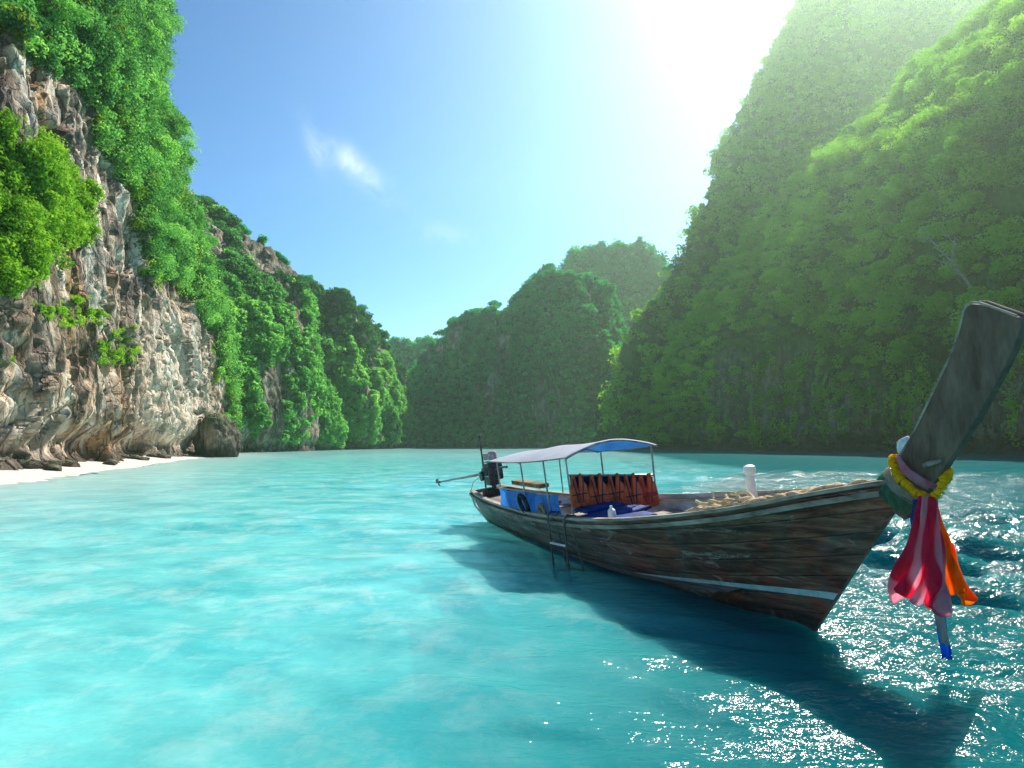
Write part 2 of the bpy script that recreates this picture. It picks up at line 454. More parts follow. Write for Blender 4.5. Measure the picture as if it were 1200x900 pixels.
# --- left green hill behind it
B_cols = [(170, 120, 215, 190), (200, 123, 233, 190), (222, 126, 240, 190), (245, 129, 250, 190), (262, 132, 258, 190), (285, 137, 272, 190), (305, 142, 288, 190), (325, 148, 306, 190), (342, 153, 322, 190), (352, 158, 342, 188),
          (356, 160, 372, 182), (366, 168, 420, 180), (380, 178, 462, 184), (392, 188, 496, 192), (402, 198, 525, 200)]
cB = cliff(B_cols, 300, 220, 23, amp=5.0, freq=.03, kprof=2.2, back=40, notch=1.2, fine=.35, flute=.5, jag=5)
vB = np.clip(.75 + 1.2 * fbm(cB['P'] * .03, 3, 77), .25, 1) * sstep(262, 275, cB['sx'] + 0 * cB['sy']) + .85 * (cB['sx'] <= 275)
upB = sstep(.55, .78, (cB['P'][..., 2]) / 62.0)
vB = np.clip(vB - .75 * upB * (fbm(cB['P'] * np.array([.1, .1, .03]), 3, 5) > -.22) - .8 * sstep(.20, .34, fbm(cB['P'] * np.array([.11, .11, .022]), 4, 9)), .08, 1)
bare = in_poly(cB['sx'] + 6 * smooth_noise2(cB['sx'], cB['sy'], .08, 3), cB['sy'], [(318, 322), (340, 335), (353, 346), (357, 400), (346, 412), (338, 372), (326, 352)])
vB = np.where(bare, .08, vB); upB = np.where(bare, 0, upB)
build_cliff("cliff", cB, ROCK_F, vB, None, 1.8, label="steep green hill standing behind the left rock wall")
fol(cB, vB ** 3 * (1 - .85 * upB), 2300, .9, 2.5, 140, .9, LEAF_LEFT, "forest covering the green hill behind the left rock wall", 41, out=.12)
fol(cB, upB * (vB > .35), 420, .8, 2.2, 100, .8, LEAF_DEEP, "dark scrub along the crest of the left green hill", 42)

# --- next hill on the left
C_cols = [(290, 215, 328, 240), (340, 212, 333, 240), (353, 210, 334, 238), (372, 210, 333, 236), (395, 213, 345, 236), (412, 219, 355, 240), (428, 229, 364, 246), (438, 239, 384, 254), (446, 250, 400, 262),
          (456, 264, 413, 276), (463, 278, 422, 288), (469, 288, 440, 296), (474, 300, 526, 304)]
cC = cliff(C_cols, 220, 180, 37, amp=7.0, freq=.025, kprof=2.0, back=45, notch=1.2, fine=.35, flute=.9, jag=5)
upC = sstep(.55, .8, cC['P'][..., 2] / 50.0)
vC = np.clip((1 - .85 * sstep(.08, .24, fbm(cC['P'] * np.array([.08, .08, .02]), 4, 7))) * (1 - .5 * upC), .12, 1)
bareC = in_poly(cC['sx'] + 6 * smooth_noise2(cC['sx'], cC['sy'], .08, 4), cC['sy'], [(424, 372), (436, 388), (441, 430), (432, 470), (428, 520), (422, 520), (426, 440)])
vC = np.where(bareC, .08, vC)
build_cliff("cliff", cC, ROCK_F, vC, None, 1.8, label="second wooded limestone headland on the left, farther up the bay")
fol(cC, upC, 420, 1.2, 3.0, 90, 1.0, LEAF_DEEP, "dark scrub along the top of the second headland", 52)
fol(cC, vC ** 3 * (1 - .6 * upC), 2000, 1.0, 2.7, 110, 1.05, LEAF_LEFT, "forest on the second headland on the left", 51, out=.12)

# --- far saddle at the head of the bay
D_cols = [(430, 470, 415, 480), (455, 465, 405, 478), (468, 462, 400, 474), (480, 460, 405, 474), (500, 460, 401, 474), (522, 462, 406, 474), (560, 470, 420, 480)]
cD = cliff(D_cols, 120, 90, 43, amp=6, freq=.02, kprof=1.6, back=60, fine=.3)
vD = np.full(cD['sx'].shape, .9)
build_cliff("cliff", cD, ROCK_F, vD, None, 1.5, label="farthest hazy ridge in the gap at the head of the bay")
fol(cD, vD, 700, 2.5, 4.5, 70, 1.8, LEAF_FAR, "hazy forest on the farthest ridge in the gap", 61)

# --- middle mountain, front and back
E_cols = [(438, 348, 524, 352), (446, 345, 500, 352), (456, 340, 478, 350), (470, 335, 455, 346), (485, 330, 436, 342), (500, 325, 416, 338), (520, 320, 395, 334), (535, 316, 385, 330), (552, 312, 380, 328), (562, 310, 389, 324), (575, 307, 378, 322),
          (590, 304, 374, 322), (605, 300, 359, 322), (620, 297, 352, 320), (632, 295, 334, 318), (650, 292, 326, 316), (665, 288, 330, 310), (677, 290, 334, 308), (690, 302, 341, 314), (703, 322, 354, 332),
          (714, 346, 386, 356), (722, 372, 428, 380), (728, 398, 478, 404), (736, 425, 525, 428)]
cE = cliff(E_cols, 380, 240, 59, amp=8.0, freq=.02, kprof=2.2, back=40, notch=1.2, fine=.6, flute=1.3, jag=9)
stE = fbm(cE['P'] * np.array([.07, .07, .014]), 4, 15)
vE = 1 - .92 * sstep(.12, .24, stE)
vE = np.where((np.abs(cE['sx'] - 582 - 8 * np.sin(cE['sy'] * .05)) < 9) & (cE['sy'] > 392) & (cE['sy'] < 490), .03, vE)
vE = np.where((np.abs(cE['sx'] - 648 - 6 * np.sin(cE['sy'] * .07)) < 5) & (cE['sy'] > 455) & (cE['sy'] < 515), .05, vE)
build_cliff("cliff", cE, ROCK_F, vE, None, 2.0, label="broad shaded green mountain at the end of the bay behind the boat")
fol(cE, vE ** 3, 4200, 1.0, 2.7, 100, .95, LEAF_FAR, "forest on the shaded mountain at the end of the bay", 71, out=.12)
G_cols = [(620, 445, 350, 462), (640, 445, 334, 462), (655, 445, 322, 460), (672, 445, 305, 458), (690, 443, 296, 458), (705, 441, 290, 458), (718, 441, 294, 456), (735, 441, 291, 456), (752, 443, 289, 458), (765, 447, 299, 460), (775, 451, 312, 464), (783, 455, 332, 466), (792, 460, 400, 472), (803, 465, 522, 476)]
cG = cliff(G_cols, 200, 170, 67, amp=8, freq=.02, kprof=1.8, back=50, fine=.5, flute=1.1, jag=5)
vG = np.clip(1.1 + .5 * fbm(cG['P'] * .02, 3, 19), .3, 1)
build_cliff("cliff", cG, ROCK_F, vG, None, 2.0, label="tallest peak of the middle mountain, hazy behind its front slope")
fol(cG, vG, 1500, 2.8, 6.0, 90, 1.9, LEAF_FAR, "forest on the tall hazy peak of the middle mountain", 72)

# --- right-hand cliff: tall back wall and the wooded slope in front of it
K_cols = [(727, 262, 518, 264), (730, 262, 450, 266), (736, 262, 408, 268), (746, 262, 378, 270), (760, 262, 356, 272), (776, 262, 344, 276), (795, 260, 318, 284), (805, 258, 300, 288), (820, 256, 260, 296), (840, 254, 214, 308), (850, 252, 185, 314), (870, 250, 140, 328),
          (890, 248, 108, 344), (915, 246, 60, 368), (945, 244, 0, 400), (1000, 240, -70, 450), (1100, 235, -60, 500), (1200, 230, -30, 500), (1300, 225, -20, 490), (1700, 205, -10, 460)]
cK = cliff(K_cols, 420, 260, 83, amp=8.0, freq=.022, kprof=1.5, back=50, notch=1.5, fine=.35, flute=1.0, jag=6)
vK = np.clip(.95 + .7 * fbm(cK['P'] * np.array([.04, .04, .01]), 3, 25), .85, 1)
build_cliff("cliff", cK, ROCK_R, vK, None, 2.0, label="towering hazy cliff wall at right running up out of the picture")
fol(cK, vK, 4600, 1.8, 5.0, 110, 1.25, LEAF_RIGHT, "forest hanging on the towering cliff wall at right", 81, out=.4, squash=.75)
J_cols = [(752, 254, 522, 256.6), (762, 248, 470, 258.4), (780, 232, 440, 252.8), (800, 216, 402, 247.2), (825, 203, 375, 245.9), (850, 190, 345, 244.6), (900, 170, 295, 237.6), (950, 155, 237, 226.5), (985, 148, 197, 220.8), (1040, 137, 150, 211.1), (1100, 125, 82, 201.7), (1150, 116, 46, 194), (1200, 109, 10, 185.7),
          (1300, 98, -80, 170.8), (1420, 88, -160, 158.2), (1650, 74, -260, 136.4), (2100, 56, -380, 113.2)]
cJ = cliff(J_cols, 520, 300, 97, amp=6.0, freq=.03, kprof=2.4, back=35, notch=2.8, fine=.4, flute=.8)
sx, sy = cJ['sx'], cJ['sy']
rockband = sstep(400, 470, sy + 40 * smooth_noise2(sx, sy, .012, 3)) * sstep(760, 860, sx)
vJ = np.clip(1 - .80 * rockband + .3 * (fbm(cJ['P'] * .09, 3, 31) > .12), .05, 1)
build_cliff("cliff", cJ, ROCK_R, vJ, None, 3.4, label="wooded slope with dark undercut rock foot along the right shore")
vJf = vJ * (1 - .80 * rockband)
fol(cJ, vJf, 1500, 1.6, 4.4, 340, .52, LEAF_RIGHT, "dense bright trees on the slope along the right shore", 91, out=.55, squash=.60)
fol(cJ, vJf, 620, 1.2, 3.2, 270, .48, LEAF_DEEP, "dark trees mixed into the woods on the right slope", 93, out=.35, squash=.7)
fol(cJ, vJf, 480, 1.2, 3.4, 290, .48, LEAF_OLIVE, "olive toned trees mixed into the woods on the right slope", 94, out=.55, squash=.6)
fol(cJ, rockband * np.clip(.25 + 1.0 * fbm(cJ['P'] * np.array([.12, .12, .04]), 3, 33), 0, 1), 420, .8, 2.0, 90, .55, LEAF_RIGHT, "creepers hanging over the rock foot of the right shore", 92, squash=1.5, up=-.2)

# --- trees one can tell apart: five tree shapes, copied
def tube_rings(path, radii, seg=8):
    path = [Vector(p) for p in path]; V = []; Q = []
    up = Vector((0, 0, 1))
    for i, p in enumerate(path):
        d = (path[min(i + 1, len(path) - 1)] - path[max(i - 1, 0)])
        if d.length < 1e-9: d = Vector((0, 0, 1))
        d.normalize()
        a = d.cross(up if abs(d.z) < .95 else Vector((1, 0, 0))); a.normalize(); b = d.cross(a)
        for k in range(seg):
            t = 2 * math.pi * k / seg
            V.append(p + (a * math.cos(t) + b * math.sin(t)) * radii[i])
    for i in range(len(path) - 1):
        for k in range(seg):
            k2 = (k + 1) % seg
            Q.append((i * seg + k, i * seg + k2, (i + 1) * seg + k2, (i + 1) * seg + k))
    n = len(path) - 1
    Q.append(tuple(range(seg - 1, -1, -1))); Q.append(tuple(n * seg + k for k in range(seg)))
    return V, Q
class MB:
    def __init__(s): s.V = []; s.Q = []
    def add(s, V, Q):
        o = len(s.V); s.V += [tuple(v) for v in V]; s.Q += [tuple(i + o for i in q) for q in Q]; return s
    def tube(s, path, r, seg=8):
        rr = r if isinstance(r, (list, tuple)) else [r] * len(path)
        return s.add(*tube_rings(path, rr, seg))
    def box(s, c, size, rot=None, bev=0.0):
        bm = bmesh.new(); bmesh.ops.create_cube(bm, size=1)
        for v in bm.verts: v.co = Vector((v.co.x * size[0], v.co.y * size[1], v.co.z * size[2]))
        if bev: bmesh.ops.bevel(bm, geom=bm.edges[:], offset=bev, segments=2, affect='EDGES', profile=.5)
        M = (Matrix.Rotation(rot[2], 3, 'Z') @ Matrix.Rotation(rot[1], 3, 'Y') @ Matrix.Rotation(rot[0], 3, 'X')) if rot else Matrix.Identity(3)
        bm.verts.index_update()
        s.add([M @ v.co + Vector(c) for v in bm.verts], [[v.index for v in f.verts] for f in bm.faces]); bm.free(); return s
    def prism(s, outline, thick, frame, bev=0.0):
        """outline in a plane, thickness across it; frame(a, b, t) -> point"""
        bm = bmesh.new()
        vs_ = [bm.verts.new(frame(a, b, -thick / 2)) for a, b in outline]
        f = bm.faces.new(vs_)
        r = bmesh.ops.extrude_face_region(bm, geom=[f])
        d = frame(0, 0, thick / 2) - frame(0, 0, -thick / 2)
        for v in r['geom']:
            if isinstance(v, bmesh.types.BMVert): v.co += d
        bmesh.ops.recalc_face_normals(bm, faces=bm.faces[:])
        if bev: bmesh.ops.bevel(bm, geom=bm.edges[:], offset=bev, segments=2, affect='EDGES', profile=.5)
        bm.verts.index_update()
        s.add([v.co for v in bm.verts], [[v.index for v in f.verts] for f in bm.faces]); bm.free(); return s
    def build(s, name, mat, parent=None, smooth=True, loc=None, rot=None, sharp=40):
        me = bpy.data.meshes.new(name); me.from_pydata(s.V, [], s.Q); me.update()
        bm = bmesh.new(); bm.from_mesh(me); bmesh.ops.recalc_face_normals(bm, faces=bm.faces[:])
        bm.to_mesh(me); bm.free()
        if smooth:
            me.polygons.foreach_set('use_smooth', [True] * len(me.polygons))
            try: me.set_sharp_from_angle(angle=R(sharp))
            except Exception: pass
        return link(name, me, mat, parent, loc, rot)

def tree_meshes(seed, mat, r=3.2, h=4.0, nleaf=520, size=.62, clusters=5):
    rg = np.random.default_rng(seed)
    C = np.column_stack([rg.normal(0, r * .38, clusters), rg.normal(0, r * .38, clusters), h + rg.uniform(-r * .3, r * .35, clusters)])
    C[0] = (0, 0, h + r * .2)
    V, Q, t = leaf_cloud(C, rg.uniform(r * .5, r * .78, clusters), nleaf // clusters * 1, size, rg, .75, rg.uniform(.3, .8, clusters), up=.5)
    crown = fast_mesh("crown", V, Q, dict(tint=t)); crown.materials.append(mat)
    m = MB()
    m.tube([(0, 0, -1.6), (.05, .02, h * .3), (.12, -.05, h * .62), (0, 0, h)], [.20, .16, .12, .05], 7)
    for c in C[1:]:
        b = Vector((.06, 0, h * .45)); e = Vector(c)
        m.tube([b, b.lerp(e, .5) + Vector((0, 0, .25)), e], [.09, .06, .02], 5)
    me = bpy.data.meshes.new("trunk"); me.from_pydata(m.V, [], m.Q); me.update(); me.materials.append(BARK)
    return crown, me
def plant_trees(kinds, pts, nrm, label, group, name, smin, smax, seed, lean=.5, parts=True):
    rg = random.Random(seed)
    for p, n in zip(pts, nrm):
        crown, trunk = rg.choice(kinds)
        s = rg.uniform(smin, smax)
        t = bpy.data.objects.new(name, None); COL.objects.link(t)
        up = (Vector((0, 0, 1)) + Vector(n) * lean).normalized()
        q = up.to_track_quat('Z', 'Y')
        t.rotation_mode = 'QUATERNION'; t.rotation_quaternion = q @ Matrix.Rotation(rg.uniform(0, 6.28), 3, 'Z').to_quaternion()
        t.location = p; t.scale = (s, s, s * rg.uniform(.85, 1.1)); t.empty_display_size = .3
        setp(t, label, 'tree', group)
        for nm, me in (("crown", crown), ("trunk", trunk)):
            o = bpy.data.objects.new(nm, me); COL.objects.link(o); o.parent = t
KR = [tree_meshes(300 + i, LEAF_RIGHT, 3.3, 4.0, 1500, .46) for i in range(5)]
KL = [tree_meshes(320 + i, LEAF_LEFT, 2.4, 2.6, 1700, .27) for i in range(4)]
KS = [tree_meshes(340 + i, LEAF_LIME, 1.2, 1.1, 1000, .20) for i in range(4)]
KF = [tree_meshes(360 + i, LEAF_FAR, 4.0, 4.6, 420, 1.2) for i in range(3)]
def pick(c, mask, n, seed, **kw):
    return sample(c, mask, n, np.random.default_rng(seed), vis=True, **kw)
zJ = cJ['sy']
p, n = pick(cJ, vJf * (zJ > 300) * (rockband < .5), 75, 401); plant_trees(KR, p, n, "spreading dull green tree in the shaded lower woods of the right slope", "trees low on the right slope", "slope_tree", .7, 1.35, 1)
p, n = pick(cJ, vJf * (zJ <= 300), 75, 402); plant_trees(KR, p, n, "leafy tree catching the glow high on the right slope", "trees high on the right slope", "slope_tree", .7, 1.35, 2)
p, n = pick(cA, vA * (cA['sx'] < 240), 46, 403); plant_trees(KL, p, n, "small green tree among creepers above the bare left rock wall", "trees on top of the left rock wall", "cliff_tree", .6, 1.2, 3)
p, n = pick(cA, vA2 * (cA['sx'] > 12), 30, 404); plant_trees(KS, p, n, "bright lime green shrub on the ledge of the left rock wall", "lime green shrubs on the left ledge", "shrub", .6, 1.25, 4)
def crest(c, n, seed, off=0, lo=0, hi=1200):
    rg = np.random.default_rng(seed); j = c['nv'] - c['nb'] - 1
    ok = np.where((c['sx'][:, j] > lo) & (c['sx'][:, j] < hi) & (c['sy'][:, j] > 5))[0]
    i = rg.choice(ok, n, replace=False); return c['P'][i, j] - np.array([0, 0, 1.5]), np.tile((0, 0, 1.0), (n, 1))
p, n = crest(cE, 34, 405, lo=450, hi=725); plant_trees(KF, p, n, "tree on the skyline of the middle mountain", "skyline trees of the middle mountain", "skyline_tree", .5, 1.05, 5, 0)
p, n = crest(cG, 14, 406, lo=660, hi=785); plant_trees(KF, p, n, "tree on the skyline of the tallest middle peak", "skyline trees of the tallest middle peak", "skyline_tree", .6, 1.1, 6, 0)
p, n = crest(cK, 16, 407, lo=745, hi=945); plant_trees(KF, p, n, "tree standing out on the steep skyline edge of the right cliff", "skyline trees of the right cliff", "skyline_tree", .45, .95, 7, 0)
p, n = crest(cB, 14, 408, lo=222, hi=352); plant_trees(KF, p, n, "tree on the crest of the green hill behind the left wall", "crest trees of the left green hill", "skyline_tree", .35, .7, 8, 0)
p, n = crest(cC, 12, 409, lo=356, hi=462); plant_trees(KF, p, n, "tree on the crest of the second left headland", "crest trees of the second left headland", "skyline_tree", .4, .8, 9, 0)

# bare dead tree on the right slope
def surf(c, px, py):
    d = (c['sx'] - px) ** 2 + (c['sy'] - py) ** 2; d[:, c['nv'] - c['nb']:] = 1e9
    i = np.unravel_index(np.argmin(d), d.shape); return Vector(c['P'][i]), Vector(c['n'][i])
p0, n0 = surf(cJ, 1142, 345)
t = bpy.data.objects.new("bare_tree", None); COL.objects.link(t); t.location = p0
setp(t, "leafless pale tree with forked branches on the right slope above the prow", "tree")
m = MB(); rg = random.Random(5)
m.tube([Vector((0, 0, -1)) - n0, n0 * 1.5 + Vector((-.4, 0, 2)), n0 * 2.6 + Vector((-2.0, 0, 5)), n0 * 3.4 + Vector((-4.5, 0, 8)), n0 * 4 + Vector((-6.5, 0, 11))], [.3, .24, .19, .12, .04], 7)
m.build("trunk", PALE_WOOD, t)
for a, b, r in (((-.9, 0, 3), (-5, 0, 5.5), .12), ((-2.0, 0, 5), (-.6, 0, 10), .13), ((-4.5, 0, 8), (-8.5, 0, 8.6), .09), ((-1.4, 0, 8), (-3.0, 0, 11.5), .07), ((-3.5, 0, 4.5), (-6.8, 0, 3.4), .07)):
    a, b = Vector(a) + n0 * 2.8, Vector(b) + n0 * 3.8
    mm = MB(); md = a.lerp(b, .5) + Vector((rg.uniform(-.5, .5), 0, rg.uniform(-.2, .7)))
    mm.tube([a, md, b], [r, r * .75, r * .25], 6); mm.build("branch", PALE_WOOD, t)

# ------------------------------------------------------------------ sea floor, beach and water
def shore_x(y):
    return np.interp(y, [-60, 0, 15, 30, 60, 85, 110, 122, 160, 700], [-19, -18.5, -20, -22.5, -32, -39.5, -45, -52, -75, -400])
def deep_f(x, y):
    j = 2.2 * fbm(np.stack([x * .11, y * .11, x * 0], -1), 3, 4)
    return sstep(-4.3, 1.6, x - .10 * y - .42 * np.clip(y - 20, 0, 25) + .6 * j + .8 * np.clip(5 - y, -3, 9) * .35)  # sets in early near the boat, so depth colour also paints its shadow
def floor_z(x, y):
    d = x - shore_x(y)
    z = np.where(d < 0, -.11 * d, -.055 * d); z = np.clip(z, -1.5, 2.2)
    z = z - 4.0 * deep_f(x, y)
    n = fbm(np.stack([x * .35, y * .35, x * 0], -1), 4, 9)
    return z + n * np.where(d < 0, .06, .16)
def graded(a, b, n, c, k):
    s = np.sinh(np.linspace(-1, 1, n) * k) / np.sinh(k)
    return np.where(s < 0, c + s * (c - a), c + s * (b - c))
xs = graded(-640, 640, 260, 0, 4.2); ys = graded(-60, 660, 260, 8, 4.2)
X, Y = np.meshgrid(xs, ys, indexing='ij')
Z = floor_z(X, Y)
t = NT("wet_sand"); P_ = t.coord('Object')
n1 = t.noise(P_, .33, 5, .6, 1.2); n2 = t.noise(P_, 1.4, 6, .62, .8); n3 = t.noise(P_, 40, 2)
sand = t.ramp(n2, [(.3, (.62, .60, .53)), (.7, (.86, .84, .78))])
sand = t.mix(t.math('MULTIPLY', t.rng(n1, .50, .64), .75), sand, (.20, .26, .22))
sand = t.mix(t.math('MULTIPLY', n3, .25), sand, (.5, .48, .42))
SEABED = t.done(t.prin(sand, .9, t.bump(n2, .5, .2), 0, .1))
t = NT("beach_sand"); P_ = t.coord('Object'); n2 = t.noise(P_, .8, 6, .6); n3 = t.noise(P_, 14, 4, .7)
sand = t.ramp(n2, [(.3, (.50, .46, .40)), (.7, (.70, .66, .59))])
sand = t.mix(t.math('MULTIPLY', t.rng(n3, .58, .72), .6), sand, (.22, .18, .14))
SAND = t.done(t.prin(sand, .9, t.bump(n3, .4, .05), 0, .1))
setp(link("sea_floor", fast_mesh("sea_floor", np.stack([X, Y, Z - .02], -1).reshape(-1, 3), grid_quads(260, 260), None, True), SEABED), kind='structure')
yb = np.linspace(-40, 128, 340); ub = np.linspace(0, 1, 60)
Yb, Ub = np.meshgrid(yb, ub, indexing='ij')
Xb = shore_x(Yb) + .8 - Ub * 30 + .5 * fbm(np.stack([Yb * .25, Yb * 0, Yb * 0], -1), 3, 2)
setp(link("beach", fast_mesh("beach", np.stack([Xb, Yb, floor_z(Xb, Yb) + .03], -1).reshape(-1, 3), grid_quads(340, 60), None, True), SAND), kind='structure')

NX, NY = 620, 620
xs = graded(-640, 640, NX, 1.5, 5.6); ys = graded(-60, 660, NY, 6.5, 5.6)
X, Y = np.meshgrid(xs, ys, indexing='ij')
sp = np.maximum(np.gradient(X, axis=0), np.gradient(Y, axis=1))
dp = deep_f(X, Y)
Z = np.zeros_like(X)
wr = np.random.default_rng(3)
chopx = sstep(2.2, 5.8, X - .10 * Y + .45)
gust = .55 + .9 * sstep(-.3, .5, fbm(np.stack([X * .12, Y * .2, X * 0], -1), 3, 14))
for k in range(70):
    lam = .22 * (14 ** wr.random()); ang = wr.normal(1.25, .55); ph = wr.random() * 6.28
    kx, ky = math.cos(ang) * 6.283 / lam, math.sin(ang) * 6.283 / lam
    warp = 1.4 * vnoise(np.stack([X * .45 / lam ** .5 + k, Y * .45 / lam ** .5, X * 0 + k * 3.1], -1), 50 + k) 
    s = np.sin(kx * X + ky * Y + ph + warp)
    s = 1 - 2 * np.abs(s) ** 1.4 if k % 2 else s
    Z += s * lam * .0052 * sstep(lam * .5, lam * .22, sp) * (.52 + .25 * dp + 1.15 * chopx) * gust
hull_dry = 0
t = NT("sea_water")
P_ = t.coord('Object')
dpn = t.attr('deep_shade')
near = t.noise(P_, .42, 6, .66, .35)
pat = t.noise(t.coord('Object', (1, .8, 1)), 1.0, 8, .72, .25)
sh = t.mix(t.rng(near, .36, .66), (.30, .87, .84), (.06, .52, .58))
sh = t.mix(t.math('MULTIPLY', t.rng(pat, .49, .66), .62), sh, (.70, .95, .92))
shl = t.mix(t.attr('shore'), sh, (.80, .96, .91))
body = t.mix(dpn, shl, (.004, .150, .160))  # dark teal for depth, doubling as the boat's painted shadow tone
body = t.mix(t.math('MULTIPLY', t.math('MULTIPLY', dpn, t.math('SUBTRACT', 1.0, dpn)), 1.2), body, (.010, .34, .33))
w1 = t.noise(t.coord('Object', (.55, 1.25, 1)), 2.2, 5, .62, .5)
w2 = t.noise(t.coord('Object', (.35, 1.2, 1)), .55, 4, .6, .4)
w3 = t.noise(t.coord('Object', (.7, 1.1, 1)), 9.0, 3, .6, .3)
hgt = t.math('ADD', t.math('MULTIPLY', w1, .35), t.math('ADD', t.math('MULTIPLY', w2, 1.2), t.math('MULTIPLY', w3, .20)))
bstr = t.math('MULTIPLY', t.rng(dpn, 0.0, 1.0, .45, 1.0), t.attr('chop'))
bn = t.node("ShaderNodeBump"); bn.inputs['Distance'].default_value = .30; t.put(bn.inputs['Strength'], bstr); t.put(bn.inputs['Height'], hgt)
nrm = bn.outputs[0]
dif = t.node("ShaderNodeSubsurfaceScattering", falloff='BURLEY'); t.put(dif.inputs['Color'], body); dif.inputs['Scale'].default_value = .5; dif.inputs['Radius'].default_value = (.5, 1.0, 1.0); t.l.new(nrm, dif.inputs['Normal'])
trn = t.node("ShaderNodeBsdfTransparent"); t.put(trn.inputs['Color'], t.mix(dpn, (.42, .94, .94), (.02, .34, .38)))
mx = t.node("ShaderNodeMixShader"); t.put(mx.inputs[0], t.rng(dpn, 0, .6, .52, .80)); t.l.new(trn.outputs[0], mx.inputs[1]); t.l.new(dif.outputs[0], mx.inputs[2])
fr = t.node("ShaderNodeFresnel"); fr.inputs['IOR'].default_value = 1.33; t.l.new(nrm, fr.inputs['Normal'])
gl = t.node("ShaderNodeBsdfGlossy"); gl.inputs['Roughness'].default_value = .10; t.l.new(nrm, gl.inputs['Normal'])
mx2 = t.node("ShaderNodeMixShader"); t.put(mx2.inputs[0], t.math('MULTIPLY', fr.outputs[0], t.rng(dpn, 0, 1, .52, .45))); t.l.new(mx.outputs[0], mx2.inputs[1]); t.l.new(gl.outputs[0], mx2.inputs[2])
WATER = t.done(mx2.outputs[0])
shr = sstep(14, 0, X - shore_x(Y)) * .8 + .25 * sstep(60, 110, Y)
setp(link("water", fast_mesh("water", np.stack([X, Y, Z], -1).reshape(-1, 3), grid_quads(NX, NY), dict(deep_shade=dp, shore=np.clip(shr, 0, 1), chop=(1 - .65 * sstep(14, 55, Y)) * (.44 + .56 * chopx)), True), WATER), kind='structure')

# ------------------------------------------------------------------ boulder and stones on the beach
def rock_mesh(seed, size, sub=4, amp=.35):
    bm = bmesh.new(); bmesh.ops.create_icosphere(bm, subdivisions=sub, radius=1)
    co = np.array([v.co for v in bm.verts]); d = fbm(co * 1.3, 3, seed) * amp + fbm(co * 4, 4, seed + 3, .6, True) * amp * .35
    co = co * (1 + d)[:, None] * np.array(size)
    fs = [[v.index for v in f.verts] for f in bm.faces]; bm.free()
    me = fast_mesh("rock", co, fs, dict(veg=sstep(.55, .8, co[:, 2] / size[2] + .25 * fbm(co * .6, 2, 4)) * .6, pale=np.zeros(len(co)), wet=sstep(.0, -.35, co[:, 2] / size[2])), True)
    me.materials.append(ROCK_BOULDER); return me
ROCK_BOULDER = rock_mat("boulder_stone", ((.03, .07, .02), (.08, .14, .04)), .50, .25)
bo = link("boulder", rock_mesh(5, (2.7, 2.4, 3.2), 5), None, None, (-39.9, 92.5, 1.9))
setp(bo, "big rounded grey boulder with dark undercut foot at the water's edge below the left cliff", "boulder")
small = [rock_mesh(20 + i, (1, .8, .6), 3) for i in range(3)]
rr = random.Random(9)
for k in range(22):
    y = rr.uniform(40, 100); x = shore_x(y) - rr.uniform(1.2, 5.5)
    o = link("beach_stone", small[k % 3], None, None, (float(x), y, float(floor_z(np.array([x]), np.array([y]))[0]) + .12)); s = rr.uniform(.3, .85)
    o.scale = (s * 1.4, s, s * .8); o.rotation_euler = (0, 0, rr.uniform(0, 6))
    setp(o, "dark weathered stone lying on the white sand at the foot of the left cliff", "stone", "stones scattered along the beach")

# ------------------------------------------------------------------ the long boat
th, heel = math.atan2(-.937, .35), R(8)
boat = bpy.data.objects.new("longtail_boat", None); COL.objects.link(boat)
boat.location = (3.01, 6.6, 0)
BM = Matrix.Rotation(th, 3, 'Z') @ Matrix.Rotation(heel, 3, 'X')
boat.rotation_euler = BM.to_euler()
setp(boat, "long weathered wooden boat with white and blue canopy and tall raised prow", "boat")
def W(s, l, z): return BM @ Vector((s, l, z)) + Vector((3.01, 6.6, 0))
BE = BM.to_euler()
def lthing(name, label, cat, at, group=None):
    o = bpy.data.objects.new(name, None); COL.objects.link(o); o.location = W(*at); o.rotation_euler = BE
    return setp(o, label, cat, group)

